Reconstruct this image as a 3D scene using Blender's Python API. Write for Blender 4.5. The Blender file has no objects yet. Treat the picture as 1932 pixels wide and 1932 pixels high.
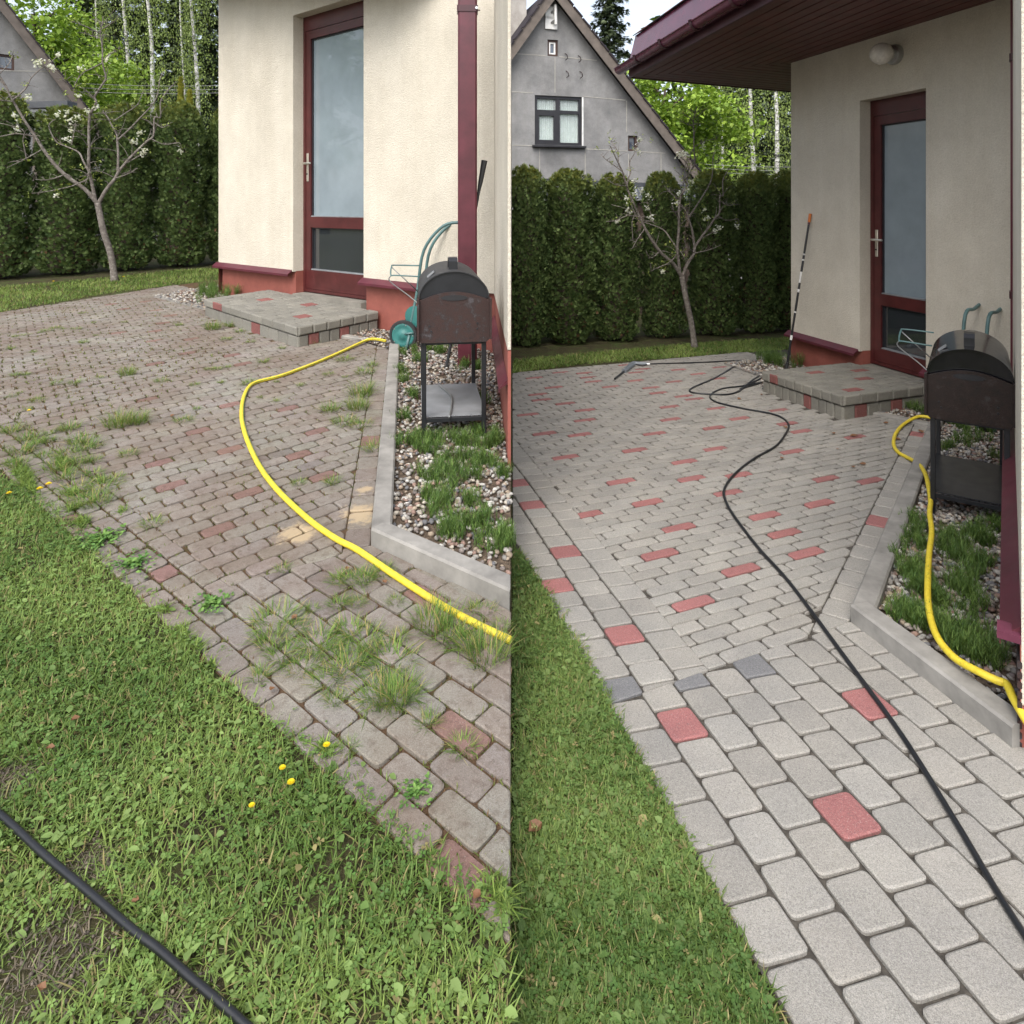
import bpy, bmesh, math, random
import numpy as np
from mathutils import Vector, Matrix
R = math.radians
random.seed(7); rng = np.random.default_rng(7)
scn = bpy.context.scene
# ------------------------------------------------------------------ camera
EYE, FOC, HOR = 1.55, 1290.0, 385.0          # eye height (m); focal length and horizon row on a 1932 px wide print
cam_d = bpy.data.cameras.new('camera'); cam = bpy.data.objects.new('camera', cam_d)
scn.collection.objects.link(cam); scn.camera = cam
cam.location = (0, 0, EYE); cam.rotation_euler = (R(90), 0, 0)
cam_d.sensor_width = 36; cam_d.lens = 36 * FOC / 1932
cam_d.shift_y = -(966 - HOR) / 1932
cam_d.clip_start = .05; cam_d.clip_end = 900
# ------------------------------------------------------------------ world, sun, exposure
w = bpy.data.worlds.new('World'); scn.world = w; w.use_nodes = True
nt = w.node_tree; nt.nodes.clear()
sky = nt.nodes.new('ShaderNodeTexSky'); sky.sky_type = 'NISHITA'; sky.sun_disc = False
SUN_EL, SUN_AZ = 52, 196                       # azimuth clockwise from +Y
sky.sun_elevation = R(SUN_EL); sky.sun_rotation = R(SUN_AZ)
sky.air_density = 1.0; sky.dust_density = 4.0; sky.ozone_density = 1.0
hsv = nt.nodes.new('ShaderNodeHueSaturation'); hsv.inputs['Saturation'].default_value = .5
bg = nt.nodes.new('ShaderNodeBackground'); bg.inputs['Strength'].default_value = .15
wo = nt.nodes.new('ShaderNodeOutputWorld')
nt.links.new(sky.outputs[0], hsv.inputs['Color']); nt.links.new(hsv.outputs[0], bg.inputs['Color'])
nt.links.new(bg.outputs[0], wo.inputs['Surface'])
sd = bpy.data.lights.new('sun', 'SUN'); sd.energy = .75; sd.angle = R(50); sd.color = (1, .95, .88)
so = bpy.data.objects.new('sun', sd); scn.collection.objects.link(so)
so.rotation_euler = (R(90 - SUN_EL), 0, R(180 - SUN_AZ)); so.location = (0, 0, 20)
scn.view_settings.view_transform = 'Standard'; scn.view_settings.look = 'None'
scn.view_settings.exposure = 1.22; scn.view_settings.gamma = 1
scn.cycles.use_denoising = True
scn.cycles.max_bounces = 6; scn.cycles.transparent_max_bounces = 8
# ------------------------------------------------------------------ where things are
SL, SR = .0465, -.0426                         # the left yard rises, the right yard falls away from the viewer
def gz(x, y):
    y = np.clip(y, 0, 13.0)
    return np.where(np.asarray(x) < 0, SL * y, SR * y)
def gzs(side, y):
    y = min(max(y, 0), 13.0); return SL * y if side == 'L' else SR * y
def G(x, y, side, up=0.0):                     # a spot on the paved ground
    vl = HOR - FOC * (SL if side == 'L' else -(-SR)) if side == 'L' else HOR + FOC * (-SR)
    Y = (EYE - up) * FOC / (y - vl); X = (x - 966) / FOC * Y
    return Vector((X, Y, gzs(side, Y) + up))
def at(x, y, Y): return Vector(((x - 966) / FOC * Y, Y, EYE + (HOR - y) / FOC * Y))
def zz(l, ox, oy, s): return [(ox + s * x, oy + s * y) for x, y in l]
def adir(a): a = R(a); return Vector((math.sin(a), math.cos(a), 0))
# ------------------------------------------------------------------ mesh helpers
COL = scn.collection
def link(o, parent=None):
    COL.objects.link(o)
    if parent is not None: o.parent = parent
    return o
def tag(o, label=None, cat=None, group=None, kind=None):
    if label: o['label'] = label
    if cat: o['category'] = cat
    if group: o['group'] = group
    if kind: o['kind'] = kind
    return o
def empty(name, loc=(0, 0, 0), rz=0, **k):
    o = bpy.data.objects.new(name, None); o.location = loc; o.rotation_euler = (0, 0, rz)
    o.empty_display_size = .1
    link(o); tag(o, **k); return o
class MB:
    def __init__(s): s.v = []; s.f = []; s.m = []; s.t = []; s.cm = 0; s.ct = (1, 1, 1)
    def add(s, vs, fs):
        b = len(s.v); s.v += [tuple(v) for v in vs]; s.t += [s.ct] * len(vs)
        for f in fs: s.f.append(tuple(b + i for i in f)); s.m.append(s.cm)
    def quad(s, a, b, c, d): s.add([a, b, c, d], [(0, 1, 2, 3)])
    def box(s, c, d, M=None):
        c = Vector(c); x, y, z = [k / 2 for k in d]
        vs = [Vector((i, j, k)) for i in (-x, x) for j in (-y, y) for k in (-z, z)]
        vs = [(M @ v if M is not None else v) + c for v in vs]
        s.add(vs, [(0, 1, 3, 2), (4, 6, 7, 5), (0, 4, 5, 1), (2, 3, 7, 6), (0, 2, 6, 4), (1, 5, 7, 3)])
    def beam(s, p, q, wd, ht, up=(0, 0, 1), ch=0.0):
        p, q = Vector(p), Vector(q); d = (q - p); L = d.length; d.normalize()
        side = d.cross(Vector(up))
        if side.length < 1e-5: side = d.cross(Vector((0, 1, 0)))
        side.normalize(); u = side.cross(d)
        c = min(ch, wd / 3, ht / 3)
        a, b = wd / 2, ht / 2
        pr = [(-a + c, -b), (a - c, -b), (a, -b + c), (a, b - c), (a - c, b), (-a + c, b), (-a, b - c), (-a, -b + c)] if c else [(-a, -b), (a, -b), (a, b), (-a, b)]
        n = len(pr)
        vs = [p + side * i + u * j for i, j in pr] + [q + side * i + u * j for i, j in pr]
        s.add(vs, [tuple(range(n))[::-1], tuple(range(n, 2 * n))] + [(i, (i + 1) % n, n + (i + 1) % n, n + i) for i in range(n)])
    def tube(s, pts, r, n=8, cap=True):
        pts = [Vector(p) for p in pts]; k = len(pts)
        rs = r if isinstance(r, (list, tuple)) else [r] * k
        t0 = (pts[1] - pts[0]).normalized()
        nx = t0.cross(Vector((0, 0, 1)))
        if nx.length < 1e-3: nx = t0.cross(Vector((0, 1, 0)))
        nx.normalize(); vs = []
        for i in range(k):
            t = (pts[min(i + 1, k - 1)] - pts[max(i - 1, 0)])
            t = t.normalized() if t.length > 1e-9 else t0
            nx = (nx - t * nx.dot(t)); nx.normalize(); ny = t.cross(nx)
            for j in range(n):
                a = 2 * math.pi * j / n; vs.append(pts[i] + (nx * math.cos(a) + ny * math.sin(a)) * rs[i])
        fs = [(i * n + j, i * n + (j + 1) % n, (i + 1) * n + (j + 1) % n, (i + 1) * n + j) for i in range(k - 1) for j in range(n)]
        if cap: fs += [tuple(range(n))[::-1], tuple((k - 1) * n + j for j in range(n))]
        s.add(vs, fs)
    def lathe(s, prof, n=24, M=None, cap=True):
        vs = []
        for r, z in prof:
            for j in range(n):
                a = 2 * math.pi * j / n; v = Vector((r * math.cos(a), r * math.sin(a), z)); vs.append(M @ v if M is not None else v)
        k = len(prof)
        fs = [(i * n + j, i * n + (j + 1) % n, (i + 1) * n + (j + 1) % n, (i + 1) * n + j) for i in range(k - 1) for j in range(n)]
        if cap: fs += [tuple(range(n))[::-1], tuple((k - 1) * n + j for j in range(n))]
        s.add(vs, fs)
    def prism(s, poly, z0, z1):                 # poly: list of (x, y); z0/z1 numbers or functions of (x, y)
        n = len(poly); g = lambda z, p: z(p[0], p[1]) if callable(z) else z
        vs = [(p[0], p[1], g(z0, p)) for p in poly] + [(p[0], p[1], g(z1, p)) for p in poly]
        s.add(vs, [tuple(range(n))[::-1], tuple(range(n, 2 * n))] + [(i, (i + 1) % n, n + (i + 1) % n, n + i) for i in range(n)])
    def mesh(s, name, mats, smooth=False, fix=True):
        me = bpy.data.meshes.new(name); me.from_pydata(s.v, [], s.f)
        for m in (mats if isinstance(mats, (list, tuple)) else [mats]): me.materials.append(m)
        if any(s.m): me.polygons.foreach_set('material_index', s.m)
        at_ = me.attributes.new('tint', 'FLOAT_COLOR', 'POINT')
        at_.data.foreach_set('color', np.array([(*t, 1) for t in s.t], dtype=np.float32).ravel())
        if fix:
            bm = bmesh.new(); bm.from_mesh(me); bmesh.ops.recalc_face_normals(bm, faces=bm.faces); bm.to_mesh(me); bm.free()
        if smooth: me.shade_smooth() if smooth is True else me.set_sharp_from_angle(angle=R(smooth))
        if smooth and smooth is not True:
            me.polygons.foreach_set('use_smooth', [True] * len(me.polygons))
        me.update(); return me
    def build(s, name, mats, parent=None, smooth=False, fix=True):
        return link(bpy.data.objects.new(name, s.mesh(name, mats, smooth, fix)), parent)
def np_mesh(name, V, F, mat, tint=None, smooth=False):
    me = bpy.data.meshes.new(name); V = np.asarray(V, np.float32); F = np.asarray(F, np.int32)
    me.vertices.add(len(V)); me.vertices.foreach_set('co', V.ravel())
    k = F.shape[1]; me.loops.add(F.size); me.loops.foreach_set('vertex_index', F.ravel())
    me.polygons.add(len(F)); me.polygons.foreach_set('loop_start', np.arange(0, F.size, k, dtype=np.int32))
    if smooth: me.polygons.foreach_set('use_smooth', np.ones(len(F), bool))
    me.update(calc_edges=True); me.validate()
    me.materials.append(mat)
    if tint is not None:
        a = me.attributes.new('tint', 'FLOAT_COLOR', 'POINT')
        c = np.ones((len(V), 4), np.float32); c[:, :3] = tint; a.data.foreach_set('color', c.ravel())
    return me
def scatter(T, TF, P, M, S, tint):              # copies of template T at points P, rotated by M (n,3,3), scaled S
    T = np.asarray(T, np.float32); TF = np.asarray(TF, np.int32); n = len(P); k = len(T)
    S = np.asarray(S); S = S[:, None] if S.ndim == 1 else S
    V = np.einsum('nij,nkj->nki', M, T[None] * S[:, None, :]) + np.asarray(P)[:, None, :]
    F = TF[None] + (np.arange(n) * k)[:, None, None]
    return V.reshape(-1, 3), F.reshape(-1, TF.shape[1]), np.repeat(tint, k, axis=0)
def rotm(yaw, pitch, roll):
    cy, sy, cp, sp, cr, sr = np.cos(yaw), np.sin(yaw), np.cos(pitch), np.sin(pitch), np.cos(roll), np.sin(roll)
    o, z = np.ones_like(cy), np.zeros_like(cy)
    st = lambda *r: np.stack([np.stack(q, -1) for q in r], -2)
    Z = st((cy, -sy, z), (sy, cy, z), (z, z, o)); X = st((o, z, z), (z, cp, -sp), (z, sp, cp)); Y = st((cr, z, sr), (z, o, z), (-sr, z, cr))
    return Z @ X @ Y
def tints(n, a, b, j=.12):
    t = rng.random(n)[:, None]; c = np.array(a) * (1 - t) + np.array(b) * t
    return np.clip(c * (1 + (rng.random((n, 1)) - .5) * 2 * j), 0, 1)
def curve(pts, k=6):                            # smooth polyline through points
    pts = [Vector(p) for p in pts]; out = []
    for i in range(len(pts) - 1):
        p0, p1, p2, p3 = pts[max(i - 1, 0)], pts[i], pts[i + 1], pts[min(i + 2, len(pts) - 1)]
        for j in range(k):
            t = j / k; out.append(.5 * ((2 * p1) + (p2 - p0) * t + (2 * p0 - 5 * p1 + 4 * p2 - p3) * t * t + (3 * p1 - p0 - 3 * p2 + p3) * t ** 3))
    return out + [pts[-1]]
def inside(P, poly):
    x, y = P[:, 0], P[:, 1]; r = np.zeros(len(P), bool); n = len(poly)
    for i in range(n):
        x1, y1 = poly[i][:2]; x2, y2 = poly[(i + 1) % n][:2]
        c = ((y1 > y) != (y2 > y)) & (x < (x2 - x1) * (y - y1) / (y2 - y1 + 1e-12) + x1); r ^= c
    return r
def in_poly(p, poly): return bool(inside(np.array([[p[0], p[1]]]), poly)[0])
def sample(poly, n):
    a = np.array([p[:2] for p in poly]); lo, hi = a.min(0), a.max(0); out = []; got = 0
    while got < n:
        p = rng.random((n * 2, 2)) * (hi - lo) + lo; p = p[inside(p, poly)]; out.append(p); got += len(p)
    return np.concatenate(out)[:n]
def area(p): return .5 * sum(p[i][0] * p[(i + 1) % len(p)][1] - p[(i + 1) % len(p)][0] * p[i][1] for i in range(len(p)))
def clip(poly, reg):                            # convex clip, reg counter-clockwise
    out = list(poly)
    for i in range(len(reg)):
        ax, ay = reg[i][0], reg[i][1]; bx, by = reg[(i + 1) % len(reg)][:2]; inp = out; out = []
        if not inp: return []
        sd_ = lambda p: (bx - ax) * (p[1] - ay) - (by - ay) * (p[0] - ax)
        for j in range(len(inp)):
            p, q = inp[j - 1], inp[j]; a, b = sd_(p), sd_(q)
            if (a >= 0) != (b >= 0):
                t = a / (a - b); out.append((p[0] + (q[0] - p[0]) * t, p[1] + (q[1] - p[1]) * t))
            if b >= 0: out.append(q)
    return out
# ------------------------------------------------------------------ materials
MAT = {}
class N:
    def __init__(s, name):
        s.m = bpy.data.materials.new(name); s.m.use_nodes = True; s.t = s.m.node_tree; s.b = s.t.nodes['Principled BSDF']; MAT[name] = s.m
    def n(s, ty, **k):
        x = s.t.nodes.new(ty)
        for a, b in k.items():
            if a in x.inputs.keys(): x.inputs[a].default_value = b
            else: setattr(x, a, b)
        return x
    def l(s, a, b): s.t.links.new(a, b)
    def co(s): return s.n('ShaderNodeTexCoord').outputs['Object']
    def noise(s, scale, detail=4, rough=.55, co=None):
        x = s.n('ShaderNodeTexNoise', Scale=scale, Detail=detail, Roughness=rough); s.l(co if co is not None else s.co(), x.inputs['Vector']); return x.outputs['Fac']
    def ramp(s, fac, stops):
        x = s.n('ShaderNodeValToRGB'); s.l(fac, x.inputs['Fac']); e = x.color_ramp.elements
        while len(e) < len(stops): e.new(.5)
        for i, (p, c) in enumerate(stops): e[i].position = p; e[i].color = (*c, 1) if len(c) == 3 else c
        return x.outputs['Color']
    def mix(s, a, b, fac, mode='MIX'):
        x = s.n('ShaderNodeMix', data_type='RGBA', blend_type=mode)
        for v, i in ((fac, 0), (a, 6), (b, 7)):
            if hasattr(v, 'is_output'): s.l(v, x.inputs[i])
            else: x.inputs[i].default_value = v if i == 0 else (*v, 1)
        return x.outputs[2]
    def tint(s): return s.n('ShaderNodeAttribute', attribute_name='tint').outputs['Color']
    def bump(s, h, st=.3, d=.01):
        x = s.n('ShaderNodeBump', Strength=st, Distance=d); s.l(h, x.inputs['Height']); s.l(x.outputs[0], s.b.inputs['Normal']); return x
    def fin(s, col, rough=.8, metal=0, spec=.5):
        if hasattr(col, 'is_output'): s.l(col, s.b.inputs['Base Color'])
        else: s.b.inputs['Base Color'].default_value = (*col, 1)
        if hasattr(rough, 'is_output'): s.l(rough, s.b.inputs['Roughness'])
        else: s.b.inputs['Roughness'].default_value = rough
        s.b.inputs['Metallic'].default_value = metal; s.b.inputs['Specular IOR Level'].default_value = spec
        return s.m
def grain(name, stops, scale=20, rough=.8, bump=.2, bscale=80, metal=0, spec=.5, bd=.004):
    k = N(name); c = k.ramp(k.noise(scale, 6), stops); k.bump(k.noise(bscale, 3), bump, bd); return k.fin(c, rough, metal, spec)
def paver_mat(name, dirty):
    k = N(name); co = k.n('ShaderNodeNewGeometry').outputs['Position']; t = k.tint()
    sp = k.ramp(k.noise(420, 2, .6, co), [(.3, (.62, .62, .62)), (.5, (1, 1, 1)), (.68, (1.25, 1.23, 1.2))])
    c = k.mix(t, sp, 1.0, 'MULTIPLY')
    sp2 = k.ramp(k.noise(150, 3, .7, co), [(.35, (.8, .79, .77)), (.62, (1.08, 1.08, 1.08))]); c = k.mix(c, sp2, .7, 'MULTIPLY')
    bl = k.ramp(k.noise(4.5, 5, .6, co), [(.3, (.84, .84, .85)), (.7, (1.1, 1.09, 1.06))]); c = k.mix(c, bl, .8, 'MULTIPLY')
    fk = k.ramp(k.noise(260, 2, .5, co), [(.62, (0, 0, 0)), (.72, (1, 1, 1))]); c = k.mix(c, (.42, .4, .37), k.mix((0, 0, 0), fk, .4)); fk2 = k.ramp(k.noise(300, 2, .5, k.n('ShaderNodeVectorMath', operation='ADD').outputs[0]) if False else k.noise(190, 2, .5, co), [(.3, (1, 1, 1)), (.38, (0, 0, 0))]); c = k.mix(c, (.1, .095, .088), k.mix((0, 0, 0), fk2, .45))
    if dirty:
        d = k.ramp(k.noise(2.2, 6, .65, co), [(.34, (0, 0, 0)), (.62, (1, 1, 1))]); c = k.mix(c, (.11, .07, .05), k.mix((0, 0, 0), d, .55))
        d2 = k.ramp(k.noise(34, 4, .7, co), [(.5, (0, 0, 0)), (.66, (1, 1, 1))]); c = k.mix(c, (.07, .045, .03), k.mix((0, 0, 0), d2, .42))
        for (px, py, rr) in ((560, 1013, .2), (680, 975, .19), (690, 930, .1)):   # spilt sand
            g = G(px, py, 'L'); dv = k.n('ShaderNodeVectorMath', operation='DISTANCE'); k.l(co, dv.inputs[0]); dv.inputs[1].default_value = g
            ma = k.n('ShaderNodeMath', operation='MULTIPLY'); ma.inputs[1].default_value = 1 / rr; k.l(dv.outputs['Value'], ma.inputs[0])
            ad = k.n('ShaderNodeMath', operation='ADD'); k.l(ma.outputs[0], ad.inputs[0]); k.l(k.noise(26, 6, .7, co), ad.inputs[1])
            c = k.mix(c, (.4, .31, .19), k.ramp(ad.outputs[0], [(.75, (.75, .75, .75)), (1.2, (0, 0, 0))]))
    k.bump(k.noise(330, 3, .6, co), .45, .004)
    return k.fin(c, .88, spec=.3)
paver_mat('paver_dirty', True); paver_mat('paver_clean', False)
def leafy(name, rough=.55, trans=.25):
    k = N(name); t = k.tint(); k.fin(t, rough, spec=.35)
    tr = k.n('ShaderNodeBsdfTranslucent'); k.l(k.mix(t, (1.25, 1.3, .6), .5, 'MULTIPLY'), tr.inputs['Color'])
    ms = k.n('ShaderNodeMixShader', Fac=trans); k.l(k.b.outputs[0], ms.inputs[1]); k.l(tr.outputs[0], ms.inputs[2])
    k.l(ms.outputs[0], k.t.nodes['Material Output'].inputs['Surface']); return k.m
leafy('leaf'); leafy('grass', .6, .3); leafy('thuja', .65, .12); leafy('needle', .6, .1); leafy('petal', .6, .35)
k = N('tinted'); k.fin(k.tint(), .7)
k = N('pebble'); co = k.co(); k.fin(k.mix(k.tint(), k.ramp(k.noise(90, 4, .6, co), [(.3, (.7, .7, .7)), (.7, (1.15, 1.15, 1.12))]), 1, 'MULTIPLY'), .75, spec=.3)
k = N('soil'); co = k.co()
c = k.ramp(k.noise(6, 8, .7, co), [(.3, (.035, .028, .02)), (.5, (.06, .055, .025)), (.62, (.05, .075, .02)), (.8, (.07, .1, .025))])
k.bump(k.noise(40, 6, .7, co), .8, .03); k.fin(c, .95, spec=.2)
k = N('joint_moss'); co = k.co()
c = k.ramp(k.noise(9, 7, .7, co), [(.3, (.075, .045, .028)), (.52, (.1, .062, .036)), (.63, (.055, .065, .02)), (.75, (.05, .085, .02))])
k.bump(k.noise(120, 5, .7, co), .8, .01); k.fin(c, .95, spec=.2)
grain('joint_clean', [(.3, (.03, .027, .024)), (.7, (.1, .09, .075))], 60, .95, .5, 200, spec=.2)
grain('bed_soil', [(.3, (.05, .037, .027)), (.7, (.14, .105, .075))], 40, .95, .8, 90, spec=.2, bd=.02)
def stucco(name, a, b):
    k = N(name); co = k.co(); c = k.ramp(k.noise(1.6, 8, .68, co), [(.32, tuple(x * .93 for x in a)), (.68, b)])
    ms_ = k.n('ShaderNodeMapping'); ms_.inputs['Scale'].default_value = (3.5, 3.5, .35); k.l(co, ms_.inputs[0]); c = k.mix(c, k.ramp(k.noise(1.3, 7, .7, ms_.outputs[0]), [(.3, (.9, .88, .84)), (.6, (1.02, 1.02, 1.02))]), .55, 'MULTIPLY')
    c = k.mix(c, k.ramp(k.noise(75, 3, .6, co), [(.3, (.84, .83, .81)), (.65, (1.05, 1.05, 1.05))]), .65, 'MULTIPLY')
    k.bump(k.noise(85, 4, .65, co), .75, .012); return k.fin(c, .92, spec=.2)
stucco('stucco_cream', (.585, .545, .46), (.66, .62, .53)); stucco('stucco_grey', (.17, .172, .175), (.3, .3, .3))
stucco('stucco_chim', (.26, .24, .22), (.5, .48, .45))
k = N('plinth_red'); co = k.co(); c = k.ramp(k.noise(5, 7, .65, co), [(.3, (.2, .06, .045)), (.6, (.265, .08, .06)), (.8, (.3, .12, .092))]); k.bump(k.noise(40, 4), .15, .01); k.fin(c, .7)
def gloss(name, c, rough=.35, spec=.5, metal=0, var=.25):
    k = N(name); a = tuple(x * (1 - var) for x in c); b = tuple(min(1, x * (1 + var)) for x in c)
    co = k.co(); col = k.ramp(k.noise(7, 6, .6, co), [(.3, a), (.7, b)])
    r = k.n('ShaderNodeMapRange'); k.l(k.noise(14, 5, .6, co), r.inputs[0]); r.inputs[3].default_value = max(.03, rough - .1); r.inputs[4].default_value = rough + .12
    return k.fin(col, r.outputs[0], metal, spec)
gloss('burgundy_metal', (.085, .016, .026), .4); gloss('burgundy_dark', (.05, .012, .018), .45)
gloss('gutter_metal', (.1, .025, .045), .22); gloss('door_wood', (.07, .015, .015), .35); gloss('soffit_wood', (.11, .038, .034), .5)
gloss('kerb_grey', (.22, .212, .195), .9, .2, var=.35); gloss('black_paint', (.014, .015, .018), .35); gloss('grill_matt', (.024, .025, .028), .6)
gloss('grill_gloss', (.008, .008, .01), .12, .6); gloss('steel', (.45, .46, .47), .35, metal=1); gloss('wire_grey', (.22, .23, .23), .45, metal=.6)
gloss('teal_paint', (.03, .15, .14), .4); gloss('teal_tube', (.075, .15, .15), .45); gloss('rubber_black', (.009, .01, .012), .38, .5)
gloss('dark_plastic', (.02, .021, .023), .5); gloss('grey_plastic', (.16, .18, .2), .45); gloss('orange_plastic', (.6, .17, .03), .45)
gloss('white_paint', (.7, .7, .68), .5); gloss('shelf_grey', (.19, .2, .21), .6); gloss('lamp_globe', (.72, .69, .64), .25); gloss('brown_frame', (.05, .025, .018), .6)
gloss('dark_frame', (.018, .018, .022), .45); gloss('weather_wood', (.12, .1, .085), .8); gloss('concrete_slab', (.2, .19, .165), .9, .2)
gloss('handle_alu', (.55, .52, .45), .35, metal=.8); gloss('sheet_grey', (.06, .065, .075), .45); gloss('shingle_red', (.13, .045, .04), .95, .2, var=.5); gloss('cable', (.2, .2, .2), .6)
gloss('shingle_dark', (.035, .03, .035), .95, .2, var=.5); gloss('mortar', (.34, .33, .3), .95, .2); gloss('near_black', (.02, .02, .022), .9)
k = N('rusty'); co = k.co()
c = k.ramp(k.noise(16, 9, .75, co), [(.34, (.012, .009, .009)), (.47, (.036, .015, .012)), (.55, (.02, .015, .015)), (.66, (.085, .088, .1))])
c = k.mix(c, (.028, .012, .01), k.ramp(k.noise(3, 3, .5, co), [(.4, (0, 0, 0)), (.62, (.85, .85, .85))])); k.bump(k.noise(110, 5, .7, co), .4, .004); k.fin(c, .75)
k = N('rusty_wet'); co = k.co(); c = k.ramp(k.noise(18, 9, .75, co), [(.35, (.008, .006, .006)), (.55, (.018, .009, .008)), (.68, (.035, .032, .033))]); k.bump(k.noise(110, 5, .7, co), .3, .004); k.fin(c, .33)
k = N('hose_yellow'); co = k.co(); c = k.ramp(k.noise(45, 8, .75, co), [(.28, (.3, .23, .05)), (.42, (.6, .46, .025)), (.6, (.7, .56, .045)), (.8, (.5, .4, .08))]); k.bump(k.noise(260, 3, .6, co), .3, .003); k.fin(c, .5)
k = N('hose_stripe'); k.fin((.12, .26, .06), .5)
def pane(name, c, rough, spec=.6):
    k = N(name); co = k.co(); col = k.ramp(k.noise(3, 5, .6, co), [(.3, tuple(x * .88 for x in c)), (.7, tuple(min(1, x * 1.1) for x in c))]); k.fin(col, rough, spec=spec); k.b.inputs['Coat Weight'].default_value = .9; k.b.inputs['Coat Roughness'].default_value = .02; return k.m
pane('glass_frost', (.22, .27, .3), .14); pane('glass_dark', (.025, .03, .034), .05, .8); pane('glass_small', (.06, .075, .1), .05, .8)
k = N('glass_clear'); k.fin((.8, .9, .9), .02); k.b.inputs['Alpha'].default_value = .22; k.b.inputs['Coat Weight'].default_value = 1.0
k = N('curtain'); c = k.ramp(k.noise(8, 3), [(.3, (.3, .38, .33)), (.7, (.42, .5, .45))]); k.fin(c, .9)
k = N('bark_fruit'); co = k.co(); c = k.ramp(k.noise(28, 8, .7, co), [(.3, (.07, .06, .053)), (.52, (.17, .15, .133)), (.72, (.3, .285, .26))]); k.bump(k.noise(60, 6, .7, co), .7, .01); k.fin(c, .9, spec=.2)
k = N('bark_birch'); co = k.co(); mp = k.n('ShaderNodeMapping'); mp.inputs['Scale'].default_value = (1.2, 1.2, 5); k.l(co, mp.inputs[0])
c = k.ramp(k.noise(1.7, 7, .75, mp.outputs[0]), [(.41, (.03, .03, .03)), (.48, (.42, .41, .39)), (.62, (.68, .68, .66))]); k.fin(c, .8)
grain('bark_dark', [(.3, (.03, .022, .018)), (.7, (.1, .075, .06))], 8, .95, .6, 20, spec=.2, bd=.03)
M_ = MAT
# ------------------------------------------------------------------ yard geometry
A = {'L': -50.5, 'R': -14.5}; B = {'L': 47.0, 'R': 66.0}
def line_x(p, d, q, e):                        # intersection of p+d*s and q+e*t in plan
    p, d, q, e = [Vector(v[:2]) for v in (p, d, q, e)]
    den = d.x * e.y - d.y * e.x; s = ((q.x - p.x) * e.y - (q.y - p.y) * e.x) / den; return (p.x + d.x * s, p.y + d.y * s)
Y = {}
# plan points by yard: house corner, direction of the door wall, door, inner corner, wing end
Y['L'] = dict(C=Vector((-3.70, 8.62, 0)), wing=[(-.150, 5.72), (-.022, 3.5)], floor=.575, plinth=.80, lintel=3.64, top=4.45,
              door=(553, 686), rail=(1.41, 1.29, .82), hz=2.0)
Y['R'] = dict(C=Vector((3.265, 8.0, 0)), wing=[(3.95, 5.4), (1.52, 2.04)], floor=-.07, plinth=.05, lintel=2.6, top=3.2,
              door=(1622, 1747), rail=(.65, .535, .10), hz=1.19)
def wall_t(side, px):
    C, r = Y[side]['C'], (px - 966) / FOC; d = Y[side]['d']; return (r * C.y - C.x) / (d.x - r * d.y)
for s in 'LR':
    q = Y[s]; q['d'] = (Vector((*q['wing'][0], 0)) - q['C']).normalized(); q['n'] = Vector((q['d'].y, -q['d'].x, 0))
    if q['n'].y > 0: q['n'] = -q['n']
# ------------------------------------------------------------------ ground
LAWN_L = [tuple(G(*p, 'L')[:2]) for p in [(0, 905), (110, 962), (200, 1060), (330, 1200), (480, 1345), (610, 1432), (750, 1560), (850, 1642), (966, 1752)]]
LAWN_R = [tuple(G(*p, 'R')[:2]) for p in [(966, 1025), (1035, 1130), (1100, 1235), (1180, 1395), (1260, 1535), (1340, 1680), (1430, 1858), (1475, 1945)]]
def terrain():
    m = MB()
    for sd_, xs in (('L', [-160, -60, -25, -12, -6, -3, -1, -.001]), ('R', [.001, 1, 3, 6, 12, 25, 60, 160])):
        ys = [-40, -8, 0, 2, 4, 6, 8, 10, 13, 20, 40, 90, 320]
        for i in range(len(xs) - 1):
            for j in range(len(ys) - 1):
                m.quad(*[(x, y, gzs(sd_, y)) for x, y in ((xs[i], ys[j]), (xs[i + 1], ys[j]), (xs[i + 1], ys[j + 1]), (xs[i], ys[j + 1]))])
    for a, b in zip([0, 2, 4, 6, 8, 10, 13], [2, 4, 6, 8, 10, 13, 320]):   # retaining face between the two plots
        m.quad((0, a, gzs('R', a) - .05), (0, b, gzs('R', b) - .05), (0, b, gzs('L', b)), (0, a, gzs('L', a)))
    o = m.build('ground', M_['soil'], fix=False); tag(o, kind='structure')
terrain()
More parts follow.
